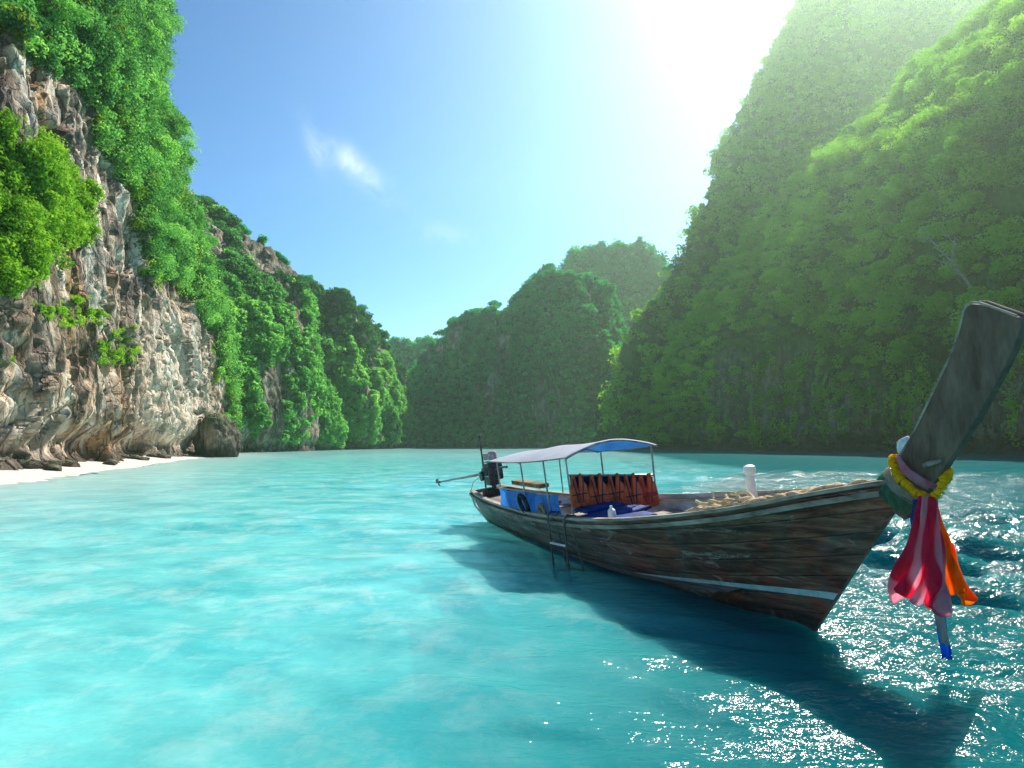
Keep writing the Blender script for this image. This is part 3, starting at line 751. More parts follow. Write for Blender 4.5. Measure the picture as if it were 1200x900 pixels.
# timber: object x runs along the boat
def hull_mat():
    t = NT("hull_wood"); P = t.coord('Object')
    pl = t.coord('Object', (.25, 1, 1))
    big = t.noise(P, .9, 5, .65, .8); gr = t.noise(t.coord('Object', (.35, 3, 6)), 2.2, 7, .68, .6); fine = t.noise(P, 9, 6, .75, .5)
    col = t.ramp(gr, [(.36, (.046, .025, .018)), (.46, (.110, .056, .037)), (.55, (.195, .100, .064)), (.66, (.31, .19, .13))])
    sep = t.node("ShaderNodeSeparateXYZ"); t.l.new(P, sep.inputs[0])
    col = t.mix(t.math('MULTIPLY', t.rng(big, .43, .54), .80), col, t.mix(t.rng(gr, .38, .62), (.085, .018, .011), (.38, .10, .058)))
    blue = t.math('MULTIPLY', t.rng(t.noise(P, 1.4, 4, .6, .5), .52, .64), .50)
    col = t.mix(blue, col, t.mix(t.rng(fine, .38, .62), (.035, .05, .055), (.20, .235, .24)))
    green = t.math('MULTIPLY', t.rng(sep.outputs[0], -1.8, -4.6), .62)
    col = t.mix(t.math('MULTIPLY', green, t.rng(fine, .35, .55, .3, 1.0)), col, t.mix(t.rng(gr, .38, .60), (.05, .065, .055), (.27, .29, .25)))
    scr = t.noise(t.coord('Object', (.8, 1, 2.0)), 2.0, 9, .75, 1.0)
    lowz = t.math('MULTIPLY', t.rng(sep.outputs[2], .85, .35), t.rng(sep.outputs[0], .3, -1.0))
    col = t.mix(t.math('MULTIPLY', t.rng(t.math('ADD', scr, t.math('MULTIPLY', lowz, .05)), .60, .66), .55), col, (.56, .50, .43))
    # plank seams follow the sheer: z minus the rise towards the bow
    rise = t.math('MULTIPLY', t.math('POWER', t.math('MAXIMUM', t.math('DIVIDE', t.math('ADD', sep.outputs[0], 6.0), 7.0), 0.0), 2.0), .62)
    zz = t.math('SUBTRACT', sep.outputs[2], rise)
    seam = t.math('ABSOLUTE', t.math('SUBTRACT', t.math('FRACT', t.math('MULTIPLY', zz, 5.2)), .5), 0)
    sl = t.rng(seam, .06, .0)
    col = t.mix(t.math('MULTIPLY', sl, .65), col, (.012, .010, .010))
    col = t.mix(t.math('MULTIPLY', t.rng(sep.outputs[2], .22, .02), t.rng(fine, .25, .6, .4, 1.0)), col, (.012, .014, .014))
    h = t.math('ADD', t.math('MULTIPLY', gr, .6), t.math('ADD', t.math('MULTIPLY', fine, .35), t.math('MULTIPLY', sl, -.9)))
    return t.done(t.prin(col, t.rng(fine, .3, .7, .42, .75), t.bump(h, .6, .02), 0, .4))
HULL = hull_mat()
CAPW = simple("bleached_wood", (.17, .13, .10), (.50, .42, .34), 3, .75, .35, (.3, 2, 2))
STRAKE = simple("strake_wood", (.13, .10, .08), (.42, .35, .28), 3, .8, .35, (.3, 2, 2))
DECKW = simple("deck_wood", (.14, .10, .075), (.40, .33, .26), 3, .8, .35, (.3, 3, 2))
GREYW = simple("grey_boards", (.30, .29, .28), (.62, .61, .60), 2.5, .75, .3, (.4, 2, 2))
PROWW = simple("prow_board", (.105, .066, .048), (.225, .155, .115), 3.5, .75, .8, (2.2, 1, .6), 0, 9)
DARKW = simple("dark_timber", (.030, .024, .022), (.105, .085, .075), 2.6, .7, .6, (1, 1, 1), 0, 8)
WHITEP = simple("white_paint", (.62, .62, .60), (.84, .84, .82), 5, .5, .1)
STRIPE = simple("stripe_paint", (.30, .52, .52), (.56, .74, .72), 7, .55, .2)
CANV_W = simple("canvas_white", (.78, .78, .77), (.90, .90, .89), 3, .8, .2, trans=.5)
TARP_B = simple("tarp_blue", (.012, .13, .50), (.035, .27, .75), 3, .5, .5, (1, 1, 1), 0, 5, .04, trans=.45)
NAVY = simple("navy_cloth", (.010, .014, .045), (.025, .035, .09), 4, .8, .3)
CUSH = simple("cushion_blue", (.006, .022, .12), (.012, .055, .26), 4, .7, .3)
POLE = simple("pole_metal", (.20, .19, .18), (.46, .44, .42), 5, .5, .1, (1, 1, 1), .3)
RUST = simple("rusty_steel", (.05, .045, .045), (.19, .15, .13), 9, .6, .3, (1, 1, 1), .4)
ENG = simple("engine_iron", (.018, .016, .022), (.085, .07, .085), 12, .45, .4, (1, 1, 1), .5)
ENGP = simple("engine_cover", (.30, .13, .14), (.62, .42, .42), 9, .5, .2)
ALU = simple("shaft_metal", (.35, .33, .31), (.65, .62, .60), 6, .4, .1, (1, 1, 1), .6)
RUBBER = simple("tyre_rubber", (.015, .015, .017), (.05, .048, .047), 9, .75, .2)
TANF = simple("brown_fender", (.20, .10, .05), (.42, .26, .16), 9, .8, .3)
ROPE = simple("rope_fibre", (.52, .33, .16), (.86, .68, .44), 26, .9, .6)
ORANGE = simple("vest_orange", (.40, .055, .022), (.72, .15, .065), 7, .75, .4)
REDV = simple("vest_red", (.30, .02, .03), (.45, .05, .06), 7, .75, .3)
BLACKW = simple("webbing", (.02, .025, .035), (.06, .07, .09), 9, .7, .2)

SH_S = [-10.1, -9.7, -8.6, -7.5, -5.8, -4.4, -3.3, -2.3, -1.2, -.35, .34, .875, 1.15]
SH_Z = [.775, .755, .715, .715, .735, .80, .87, .97, 1.115, 1.25, 1.395, 1.49, 1.53]
HB_S = [-10.1, -9.7, -8.6, -7.5, -5.8, -4.7, -3.6, -2.5, -1.4, -.5, .3, .95, 1.15]
HB = [.36, .45, .575, .675, .77, .82, .84, .82, .74, .58, .34, .10, .045]
def smi(x, a, b):
    g = np.linspace(-11, 1.5, 1251); y = np.interp(g, a, b); k = np.ones(61) / 61
    y2 = np.convolve(np.pad(y, 30, mode='edge'), k, 'valid'); w = sstep(.55, .95, g); y2 = y2 * (1 - w) + y * w
    return np.interp(x, g, y2)
sheer = lambda s: smi(s, SH_S, SH_Z)
beam = lambda s: smi(s, HB_S, HB)
S0 = -10.05
def stem_s(z): return .86 * z if z > 0 else .86 * z * 1.1          # raked stem
def keel(s): return np.interp(s, [-10.1, -8, -5, -2, -.6, -.25], [-.05, -.16, -.24, -.30, -.32, -.28])
def hull_pt(u, v, off=0.0):
    """u stern to stem, v keel to sheer"""
    s_top = S0 + u * (1.15 - S0)
    s_bot = S0 + u * (-.30 - S0)
    zt = sheer(s_top); zk = keel(s_bot)
    z = zk + (zt - zk) * v
    s = s_bot + (s_top - s_bot) * ((z - zk) / (zt - zk))
    hb = beam(s_top)
    full = np.interp(s_top, [-10, -8, -5, -2, 0, 1.1], [.62, .58, .55, .66, .80, 1.0])      # section exponent: round aft, straight forward
    w = hb * (v ** full)
    w = np.maximum(w, .028)
    return s, np.maximum(w - off, .006), z
def hull_side_mesh(sign, off, nu=150, nv=26, v0=0.0, v1=1.0, u0=0.0, u1=1.0):
    V = []
    for i in range(nu):
        u = u0 + (u1 - u0) * i / (nu - 1)
        for j in range(nv):
            v = v0 + (v1 - v0) * (j / (nv - 1))
            s, w, z = hull_pt(u, v, off); V.append((float(s), float(sign * w), float(z)))
    return V, grid_quads(nu, nv).tolist()
mb = MB()
for sg in (1, -1): mb.add(*hull_side_mesh(sg, 0))
# stern plank and stem closure
vs_ = np.linspace(0, 1, 26)
V = []
for v in vs_:
    s, w, z = hull_pt(0, v); V += [(float(s), -float(w), float(z)), (float(s), float(w), float(z))]
mb.add(V, [(2 * j, 2 * j + 1, 2 * j + 3, 2 * j + 2) for j in range(25)])
V = []
for v in vs_:
    s, w, z = hull_pt(1, v); V += [(float(s), -float(w), float(z)), (float(s), float(w), float(z))]
mb.add(V, [(2 * j, 2 * j + 1, 2 * j + 3, 2 * j + 2) for j in range(25)])
mb.build("hull", HULL, boat)
mb = MB()
for sg in (1, -1): mb.add(*hull_side_mesh(sg, .035, 120, 18, .12, .985, .003, .93))
mb.build("inner_planking", GREYW, boat)
# waterline stripe painted on the near and far bow
for sg in (-1, 1):
    V = []; npt = 60
    for i in range(npt):
        s = -3.4 + (.52 + 3.4) * i / (npt - 1)
        zc = float(np.interp(s, [-3.4, -2.5, -1.34, -.36, .55], [.06, .155, .275, .345, .405])); hw = float(np.interp(s, [-3.4, -2.5, -1.3, .52], [.012, .02, .025, .037]))
        for z in (zc - hw, zc + hw):
            # find u, v giving this s, z
            u = (s - S0) / (1.15 - S0)
            for _ in range(14):
                st = S0 + u * (1.15 - S0); sb = S0 + u * (-.30 - S0); zt = float(sheer(st)); zk = float(keel(sb)); v = (z - zk) / (zt - zk)
                u += (s - (sb + (st - sb) * v)) / (10.9); u = min(max(u, 0), 1)
            ss, w, z2 = hull_pt(u, v, -.004); V.append((float(ss), sg * float(w), float(z2)))
    MB().add(V, [(2 * i, 2 * i + 2, 2 * i + 3, 2 * i + 1) for i in range(npt - 1)]).build("waterline_stripe", STRIPE, boat)
# gunwale cap and rubbing strake, near and far
def rail(name, mat, sg, dz, dl, w, h, s0=-10.05, s1=1.02, n=110):
    V = []
    for i in range(n):
        s = s0 + (s1 - s0) * i / (n - 1); b = max(float(beam(s)), .03) + dl; z = float(sheer(s)) + dz
        for a, c in ((-w / 2, -h / 2), (w / 2, -h / 2), (w / 2, h / 2), (-w / 2, h / 2)): V.append((s, sg * (b + a), z + c))
    Q = [(4 * i + k, 4 * i + (k + 1) % 4, 4 * i + 4 + (k + 1) % 4, 4 * i + 4 + k) for i in range(n - 1) for k in range(4)] + [(0, 1, 2, 3), tuple(4 * (n - 1) + k for k in (3, 2, 1, 0))]
    return MB().add(V, Q).build(name, mat, boat, sharp=30)
for sg in (-1, 1):
    rail("gunwale", CAPW, sg, .012, -.035, .10, .035)
    rail("rubbing_strake", STRAKE, sg, -.075, .020, .036, .048, s1=.93)
# far side wash boards standing on the gunwale
mb = MB()
for (a, b, mat) in ((-3.9, -2.55, GREYW), (-2.5, .1, CAPW)):
    V = []; n = 24
    for i in range(n):
        s = a + (b - a) * i / (n - 1); l = float(beam(s)) - .05; z = float(sheer(s)); hh = .10 if a < -3 else .09 * (1 - i / n) + .02
        for dl, dz in ((0, -.06), (0, hh), (.025, hh), (.025, -.06)): V.append((s, l + dl, z + dz))
    Q = [(4 * i + k, 4 * i + (k + 1) % 4, 4 * i + 4 + (k + 1) % 4, 4 * i + 4 + k) for i in range(n - 1) for k in range(4)] + [(0, 1, 2, 3), tuple(4 * (n - 1) + k for k in (3, 2, 1, 0))]
    MB().add(V, Q).build("wash_board", mat, boat)
# floor, thwarts, decks
def deck(name, mat, s0, s1, dz, ins=.06, n=30, nw=9, thick=0):
    V = []
    for i in range(n):
        s = s0 + (s1 - s0) * i / (n - 1); b = max(float(beam(s)) - ins, .02); z = float(sheer(s)) + dz
        for j in range(nw):
            q = -1 + 2 * j / (nw - 1); V.append((s, q * b, z + .03 * (1 - q * q)))
    return MB().add(V, grid_quads(n, nw).tolist()).build(name, mat, boat)
deck("foredeck", DECKW, -.95, .95, -.05)
deck("stern_deck", DECKW, -10.0, -8.2, -.09)
mb = MB()
V = []
for i in range(40):
    s = -8.2 + 7.3 * i / 39; b = float(beam(s)) * .62; z = .12 + .18 * max(0, (s + 3) / 2.5)
    V += [(s, -b, z), (s, b, z)]
mb.add(V, [(2 * i, 2 * i + 2, 2 * i + 3, 2 * i + 1) for i in range(39)]).build("floor_boards", DECKW, boat)
for s, dz in ((-1.35, -.05), (-2.6, -.16), (-3.35, -.14), (-5.4, -.18), (-6.8, -.18)):
    b = float(beam(s)) - .045
    MB().box((s, 0, float(sheer(s)) + dz), (.26, 2 * b, .035), None, .006).build("thwart", CAPW if s > -2 else DECKW, boat)
for i in range(9):
    s = -8.0 + i * .86
    mb = MB(); pts = []
    for q in np.linspace(-1, 1, 15):
        v_r = .30 + .55 * abs(q); ss_, w_r, z_r = hull_pt((s - S0) / (1.15 - S0), v_r, .055); pts.append((float(ss_), math.copysign(float(w_r) * min(1, abs(q) * 6), q), float(z_r)))
    mb.tube(pts, .022, 6).build("rib", DARKW, boat)
# prow
fr_ = lambda a, b, t: Vector((a, t, b))
prow = [(.70, 1.40), (.86, 1.525), (1.02, 1.655), (1.10, 1.75), (1.19, 1.86), (1.34, 2.09), (1.47, 2.29), (1.59, 2.48), (1.66, 2.63), (1.715, 2.77), (1.735, 2.80), (1.77, 2.815), (1.83, 2.80), (2.06, 2.67), (2.09, 2.64), (2.08, 2.59), (2.02, 2.47), (1.945, 2.34), (1.84, 2.175), (1.735, 2.02), (1.60, 1.84), (1.475, 1.685), (1.39, 1.57), (1.31, 1.46), (1.19, 1.33), (1.05, 1.20)]
MB().prism(prow, .085, fr_, .008).build("prow_post", PROWW, boat, sharp=35)
edge = [(1.00, 1.648), (1.10, 1.762), (1.19, 1.872), (1.34, 2.102), (1.47, 2.302), (1.59, 2.49), (1.66, 2.64), (1.71, 2.775), (1.735, 2.81), (1.77, 2.825), (1.83, 2.81), (2.06, 2.68)]
V = []
for a, b in edge: V += [(a, -.047, b), (a, .047, b)]
MB().tube([(a, -.040, b) for a, b in edge], .009, 6).tube([(a, .040, b) for a, b in edge], .009, 6).build("prow_lit_edge", CAPW, boat)  # pale strips put in as the sunlit rim of the upper edge
MB().tube([(1.29, -.045, 1.655), (1.36, -.075, 1.675), (1.44, -.06, 1.70)], [.02, .026, .012], 8).build("prow_cleat", CAPW, boat)
# mooring post with a round head
def lathe(prof, c, seg=18):
    V = []; n = len(prof)
    for r_, z in prof:
        for k in range(seg): V.append((c[0] + r_ * math.cos(6.2832 * k / seg), c[1] + r_ * math.sin(6.2832 * k / seg), c[2] + z))
    Q = [(i * seg + k, i * seg + (k + 1) % seg, (i + 1) * seg + (k + 1) % seg, (i + 1) * seg + k) for i in range(n - 1) for k in range(seg)]
    Q += [tuple(range(seg)), tuple((n - 1) * seg + k for k in range(seg))]
    return V, Q
MB().add(*lathe([(.055, 0), (.05, .1), (.048, .2), (.046, .25), (.04, .265), (.056, .28), (.064, .30), (.066, .33), (.058, .36), (.03, .375)], (-.80, 0, 1.215))).build("mooring_post", WHITEP, boat)

# canopy: arched awning, white above and blue below
cs0, cs1 = -7.25, -3.75
NS, NL = 40, 25
def canopy_pt(a, q, lift=0.0):
    """a 0 stern to 1 front, q -1 near to 1 far"""
    s = cs0 + (cs1 - cs0) * a
    eave = 1.575 + (1.715 - 1.575) * a - .04 * math.sin(a * math.pi)
    crest_ = 1.655 + (1.875 - 1.655) * (a ** .8)
    sag = -.022 * abs(math.sin(a * math.pi * 2)) * (1 - q * q)
    far = -.03 * max(q, 0)
    z = eave + (crest_ - eave) * (1 - abs(q) ** 1.8) + sag + far
    return (s + .02 * math.sin(q * 9), q * .76, z + lift)
for nm, mt, lift in (("canopy", CANV_W, .012), ("canopy_lining", TARP_B, 0)):
    V = [canopy_pt(i / (NS - 1), -1 + 2 * j / (NL - 1), lift) for i in range(NS) for j in range(NL)]
    MB().add(V, grid_quads(NS, NL).tolist()).build(nm, mt, boat)
MB().tube([canopy_pt(i / 20, -1, .003) for i in range(21)], .012, 6).build("canopy_rail", CAPW, boat)
MB().tube([canopy_pt(i / 20, 1, .003) for i in range(21)], .012, 6).build("canopy_rail", CAPW, boat)
for a in (0, .45, 1.0):
    MB().tube([Vector(canopy_pt(a, -1 + j / 10, -.015)) for j in range(21)], .012, 6).build("canopy_hoop", CAPW, boat)
for s, l in ((-7.1, -.66), (-5.7, -.72), (-4.7, -.72), (-3.85, -.72), (-7.2, .68), (-5.5, .72), (-3.85, .72)):
    a = (s - cs0) / (cs1 - cs0); top = canopy_pt(a, l / .76, -.02)
    MB().tube([(s, l * .98, float(sheer(s)) - .03), (s, l, top[2])], .015, 8).build("canopy_pole", POLE, boat)
# crossbar with a navy cloth behind the vests
BAR0, BAR1 = Vector((-3.82, -.72, 1.455)), Vector((-3.88, .72, 1.235))
MB().tube([BAR0, BAR1], .016, 8).build("crossbar", POLE, boat)
V = []
for i in range(40):
    q = i / 39; p = BAR0.lerp(BAR1, .03 + .94 * q)
    for j in range(8): V.append((p.x - .05 - .015 * math.sin(q * 31 + j), p.y, p.z + .0 - .48 * j / 7))
MB().add(V, grid_quads(40, 8).tolist()).build("curtain", NAVY, boat)
# blue side tarp between the near rail and the poles
V = []; n, m_ = 70, 10
for i in range(n):
    q = i / (n - 1); s = -7.05 + 2.75 * q
    zt = 1.06 + .07 * q - .025 * math.sin(q * math.pi * 2) ** 2; zb = float(sheer(s)) + .02
    for j in range(m_):
        f_ = j / (m_ - 1); V.append((s, -.70 - .05 * math.sin(q * 3.1) * f_ + .012 * math.sin(q * 60 + 2 * math.sin(f_ * 4)), zt + (zb - zt) * f_))
MB().add(V, grid_quads(n, m_).tolist()).build("side_tarp", TARP_B, boat)
MB().tube([(-7.08, -.70, 1.07), (-5.7, -.705, 1.10), (-4.28, -.70, 1.145)], .014, 6).build("tarp_rail", CAPW, boat)
# stowage shelf aft, far side
MB().box((-8.35, .43, .90), (1.6, .22, .09), None, .01).build("stern_shelf", simple("brown_locker", (.14, .09, .05), (.34, .23, .12), 3, .8, .3), boat)
MB().tube([(-10.05, -.40, .74), (-10.10, -.30, .40), (-10.04, -.05, -.02)], [.03, .028, .022], 8).build("stern_trim", WHITEP, boat)
MB().box((-9.35, 0, .72), (.5, .5, .22), None, .02).build("engine_bed", DARKW, boat)

# long-tail engine on its bed
EX, EL = -9.35, -.03
eng = MB().box((EX, EL, 1.20), (.50, .30, .34), None, .04).box((EX - .05, EL, .98), (.34, .24, .18), None, .03).box((EX + .22, EL, 1.22), (.10, .34, .40), None, .03)
eng.box((EX, EL - .17, 1.18), (.36, .06, .22), None, .02).tube([(EX - .1, EL - .2, 1.12), (EX - .1, EL - .25, 1.12)], .11, 18)
eng = eng.build("engine", ENG, boat)
MB().add(*lathe([(.10, 0), (.115, .02), (.115, .12), (.10, .145), (.03, .15)], (EX - .16, EL, 1.46))).build("air_filter", ENGP, eng)
MB().add(*lathe([(.09, 0), (.10, .02), (.10, .16), (.08, .19), (.03, .195)], (EX + .10, EL + .02, 1.46))).build("fuel_tank", ENGP, eng)
MB().tube([(EX - .3, EL - .10, .80), (EX - .28, EL - .10, 1.35), (EX - .27, EL - .10, 1.98)], .022, 10).add(*lathe([(.02, 0), (.035, .01), (.035, .05), (.02, .06)], (EX - .27, EL - .10, 1.98), 10)).build("exhaust_pipe", RUST, eng)
MB().add(*lathe([(.05, 0), (.06, .1), (.05, .4), (.04, .62)], (EX, EL, .80), 12)).build("swivel_post", RUST, eng)
for k, (a, b) in enumerate((((EX - .26, EL - .06, 1.40), (EX + .22, EL - .06, 1.44)), ((EX - .24, EL - .19, 1.10), (EX + .25, EL - .19, 1.12)))):
    MB().tube([a, b], .016, 8).build("guard_bar", ALU, eng)
BI = BM.inverted()
def L(wx, wy, wz): return BI @ (Vector((wx, wy, wz)) - Vector((3.01, 6.6, 0)))
sh0, sh1 = Vector((EX - .15, EL - .12, 1.16)), L(-1.66, 15.4, .93)
MB().tube([sh0, sh0.lerp(sh1, .35), sh1], [.036, .028, .02], 10).build("propeller_shaft", ALU, eng)
pm = MB(); ax = (sh1 - sh0).normalized(); u_ = ax.cross(Vector((0, 0, 1))).normalized(); v_ = ax.cross(u_)
pm.tube([sh1 - ax * .05, sh1 + ax * .06], [.03, .015], 10)
for k in range(2):
    d = u_ * math.cos(k * 3.1416 + .5) + v_ * math.sin(k * 3.1416 + .5); e = ax.cross(d)
    pts = [sh1 + d * .02 - e * .02, sh1 + d * .10 - e * .055 + ax * .02, sh1 + d * .17 - e * .01 + ax * .03, sh1 + d * .12 + e * .045 - ax * .02, sh1 + d * .03 + e * .025]
    pm.add([p + ax * .006 for p in pts] + [p - ax * .006 for p in pts], [(0, 1, 2, 3, 4), (9, 8, 7, 6, 5)] + [(i, (i + 1) % 5, 5 + (i + 1) % 5, 5 + i) for i in range(5)])
pm.build("propeller", RUST, eng)
MB().tube([(EX + .2, EL, 1.24), (EX + .7, EL - .05, 1.32), (EX + 1.35, EL - .12, 1.36)], [.022, .02, .024], 8).build("tiller_handle", RUST, eng)
MB().tube([(EX - .28, EL - .12, 1.12), (EX - .55, EL - .3, .98), (EX - .62, EL - .36, .78), (EX - .66, -.36, .76)], .012, 6).build("fuel_hose", WHITEP, eng)

# ------------------------------------------------------------------ things carried by the boat
# orange vests on the crossbar
def vest_mesh(w, h, seed):
    rg = random.Random(seed); mb = MB()
    for sg in (-1, 1):
        out = [(.16 * w, 0), (.30 * w, .015), (.36 * w, -.10), (.54 * w, -.36 * h), (.62 * w, -.75 * h), (.58 * w, -h), (.30 * w, -1.02 * h), (.015 * w, -h), (.01 * w, -.62 * h), (.05 * w, -.45 * h), (.13 * w, -.2 * h)]
        if sg < 0: out = [(-a, b) for a, b in out][::-1]
        mb.prism(out, .06, lambda a, b, t: Vector((t, a, b)), .014)
    return mb
vests = [(-.62, .24, .46, "folded orange life jacket hanging leftmost on the canopy crossbar"), (-.31, .27, .50, "orange life jacket hanging second from the left on the crossbar"), (-.01, .26, .44, "orange life jacket with a dark gap at the middle of the crossbar"),
         (.26, .27, .52, "orange life jacket hanging fourth from the left on the crossbar"), (.53, .30, .50, "paler orange life jacket with red chest band hanging rightmost on the crossbar")]
for k, (l, w, h, lab) in enumerate(vests):
    q = (l + .72) / 1.44; p = BAR0.lerp(BAR1, q)
    v = lthing("life_jacket", lab, "life jacket", (p.x + .055, p.y, p.z + .015), "orange life jackets on the crossbar")
    tilt = (0, R(-3 + 2 * (k % 3)), 0)
    vest_mesh(w, h, k).build("vest_body", ORANGE, v, rot=tilt)
    for sg in (-1, 1):
        MB().box((.034, sg * w * .24, -h * .5), (.010, .018, h * .80), (sg * R(-9), 0, 0), .002).build("strap", BLACKW if k != 4 else REDV, v, rot=tilt)
    MB().box((.036, 0, -h * .62), (.014, w * .98, .018 if k != 4 else .06), None, .003).build("belt", BLACKW if k != 4 else REDV, v, rot=tilt)
# blue cushions on the thwarts
def cushion(name, label, at, size, rz, tilt=0):
    bm = bmesh.new(); bmesh.ops.create_cube(bm, size=1); bmesh.ops.subdivide_edges(bm, edges=bm.edges[:], cuts=7, use_grid_fill=True)
    for v in bm.verts:
        x, y, z = v.co * 2
        puff = (1 - x * x * .7) * (1 - y * y * .7)
        k = 1 - .10 * z * z
        v.co = Vector((x * size[0] / 2 * k, y * size[1] / 2 * k, z * size[2] / 2 * (.55 + .6 * puff) + .008 * math.sin(9 * x + 5 * y)))
    mb = MB(); bm.verts.index_update(); mb.add([v.co.copy() for v in bm.verts], [[v.index for v in f.verts] for f in bm.faces]); bm.free()
    o = mb.build(name, CUSH, None); M_ = BM.to_4x4() @ Matrix.Rotation(rz, 4, 'Z') @ Matrix.Rotation(tilt, 4, 'Y')
    o.rotation_euler = M_.to_euler(); o.location = W(*at)
    return setp(o, label, "cushion", "blue cushions on the boat's thwarts")
cushion("seat_cushion", "blue cushion on the seat beneath the leftmost life jackets", (-3.75, -.33, .93), (.42, .62, .10), 0)
cushion("seat_cushion", "long dark blue mattress lying aslant in front of the life jackets", (-3.40, -.28, .865), (.50, 1.0, .11), R(14))
cushion("seat_cushion", "blue cushion nearest the bow, beside the near rail", (-2.85, -.34, .865), (.36, .62, .09), R(-6))
MB_ = MB().add(*lathe([(.05, 0), (.055, .02), (.05, .1), (.02, .13), (.018, .16)], (0, 0, 0), 12)).build("plastic_jug", WHITEP, None)
MB_.location = W(-2.95, -.56, .90); MB_.rotation_euler = BE; setp(MB_, "small white plastic jug between the blue cushions at the near rail", "jug")
# ring fenders leaning on the side tarp
def ring(name, mat, at, r, rt, label, cat, tiltx=0):
    pts = 28; V = []; seg = 12
    for i in range(pts):
        a = 6.2832 * i / pts
        for k in range(seg):
            b = 6.2832 * k / seg; q = r + rt * math.cos(b); V.append((q * math.cos(a), rt * .9 * math.sin(b), q * math.sin(a)))
    Q = [(i * seg + k, ((i + 1) % pts) * seg + k, ((i + 1) % pts) * seg + (k + 1) % seg, i * seg + (k + 1) % seg) for i in range(pts) for k in range(seg)]
    o = MB().add(V, Q).build(name, mat); o.location = W(*at); o.rotation_euler = (BM @ Matrix.Rotation(tiltx, 3, 'X')).to_euler()
    return setp(o, label, cat)
ring("tyre", RUBBER, (-5.62, -.79, .90), .155, .04, "black tyre fender leaning on the blue side tarp", "tyre", R(12))
ring("ring_fender", TANF, (-4.80, -.80, .86), .095, .035, "small brown ring fender hung beside the ladder head", "fender", R(10))
# rope heaped along the foredeck
mb = MB(); rg = random.Random(4)
def rope_path(l0, ph, s0=-1.15, s1=.72, n=90, amp=.05):
    out = []
    for i in range(n):
        q = i / (n - 1); s = s0 + (s1 - s0) * q
        b = float(beam(s)); lat = -(b - .13) * (1 - .0 * q) + l0 * (b / .6) + amp * math.sin(q * 23 + ph) * (1 - q * .6)
        z = float(sheer(s)) + .025 + .026 * abs(math.sin(q * 17 + ph * 2)) * (1 - .5 * q) + .012 * math.sin(q * 40 + ph)
        out.append((s, lat, z))
    return out
for k in range(8):
    mb.tube(rope_path((k - 2) * .035 + .03, k * 1.7, -1.15 + .10 * (k % 3), .72 - .16 * (k % 4)), .018, 7)
for k in range(4):
    c = (-1.0 + k * .17, -(float(beam(-1.0 + k * .17)) - .22)); r_ = .10 - .006 * k
    mb.tube([(c[0] + r_ * 1.3 * math.cos(a * .5 + k), c[1] + r_ * .8 * math.sin(a * .5 + k), float(sheer(c[0])) + .05 + .018 * math.sin(a + k) + .006 * a) for a in range(14)], .017, 7)
o = mb.build("mooring_rope", ROPE); o.location = W(0, 0, 0); o.rotation_euler = BE
setp(o, "thick tan rope heaped along the near side of the foredeck", "rope")

# boarding ladder over the near rail
lad = lthing("boarding_ladder", "thin metal boarding ladder hooked over the near rail into the water", "ladder", (-4.1, -.86, .83))
def q_(s, l, z): return (s + 4.1, l + .86, z - .83)
for s0, s1, l in ((-4.36, -4.30, -.90), (-3.78, -3.74, -.90)):
    MB().tube([q_(s0 - .0, -.70, .86), q_(s0, -.84, .90), q_(s0, l, .84), q_(s1, l - .03, .40), q_(s1, l - .03, -.12)], .016, 8).build("side_rail", RUST, lad)
for s0, s1 in ((-4.30, -4.20), (-3.72, -3.62)):
    MB().tube([q_(s0, -.74, .86), q_(s0, -.84, .82), q_(s1, -.80, .40), q_(s1, -.76, .03), q_(s1 - .02, -.92, .02)], .012, 8).build("stand_off_rail", RUST, lad)
for z in (.44, .05):
    MB().tube([q_(-4.31, -.93, z), q_(-3.75, -.93, z + .03)], .018, 8).build("rung", WHITEP if z > .2 else ALU, lad)
MB().tube([q_(-4.20, -.77, .06), q_(-3.62, -.77, .09)], .012, 8).build("rung", RUST, lad)

# ------------------------------------------------------------------ offerings tied to the prow
def cloth_mat(name, c1, c2, fold=8):
    return simple(name, c1, c2, 5, .85, .3, (3, 3, .6), trans=.75)
PINK = cloth_mat("cloth_pink", (.75, .025, .12), (.92, .09, .24)); LPINK = cloth_mat("cloth_light_pink", (.88, .36, .50), (.94, .64, .72)); ORCL = cloth_mat("cloth_orange", (.90, .20, .01), (.96, .42, .03))
def striped(name, c1, c2):
    t = NT(name); n = t.noise(t.coord('Object', (3, 3, .6)), 5, 6, .65); w = t.noise(t.coord('Object'), 160, 2)
    col = t.mix(t.attr('stripe'), t.mix(t.rng(n, .35, .65), *c1), t.mix(t.rng(n, .35, .65), *c2))
    a = t.prin(col, .9, t.bump(t.math('ADD', n, t.math('MULTIPLY', w, .3)), .4, .01), 0, .1)
    b = t.node("ShaderNodeBsdfTranslucent"); t.put(b.inputs['Color'], col); m = t.node("ShaderNodeMixShader"); m.inputs[0].default_value = .75
    t.l.new(a, m.inputs[1]); t.l.new(b.outputs[0], m.inputs[2]); return t.done(m.outputs[0])
PINK_ROSE = striped("cloth_pink_rose", ((.80, .03, .12), (.95, .12, .25)), ((.90, .40, .50), (.96, .68, .74)))
ORANGE_CLOTH = striped("cloth_orange_sun", ((.92, .20, .01), (.98, .45, .04)), ((.9, .3, .02), (.98, .5, .05)))
GREENC = cloth_mat("cloth_green", (.10, .30, .18), (.30, .55, .38)); CREAM = cloth_mat("cloth_cream", (.62, .56, .46), (.82, .76, .66)); BLUEC = cloth_mat("cloth_blue", (.01, .10, .42), (.03, .24, .66)); YEL = simple("marigold", (.95, .44, .003), (1.0, .64, .015), 20, .8, .4, trans=.3)
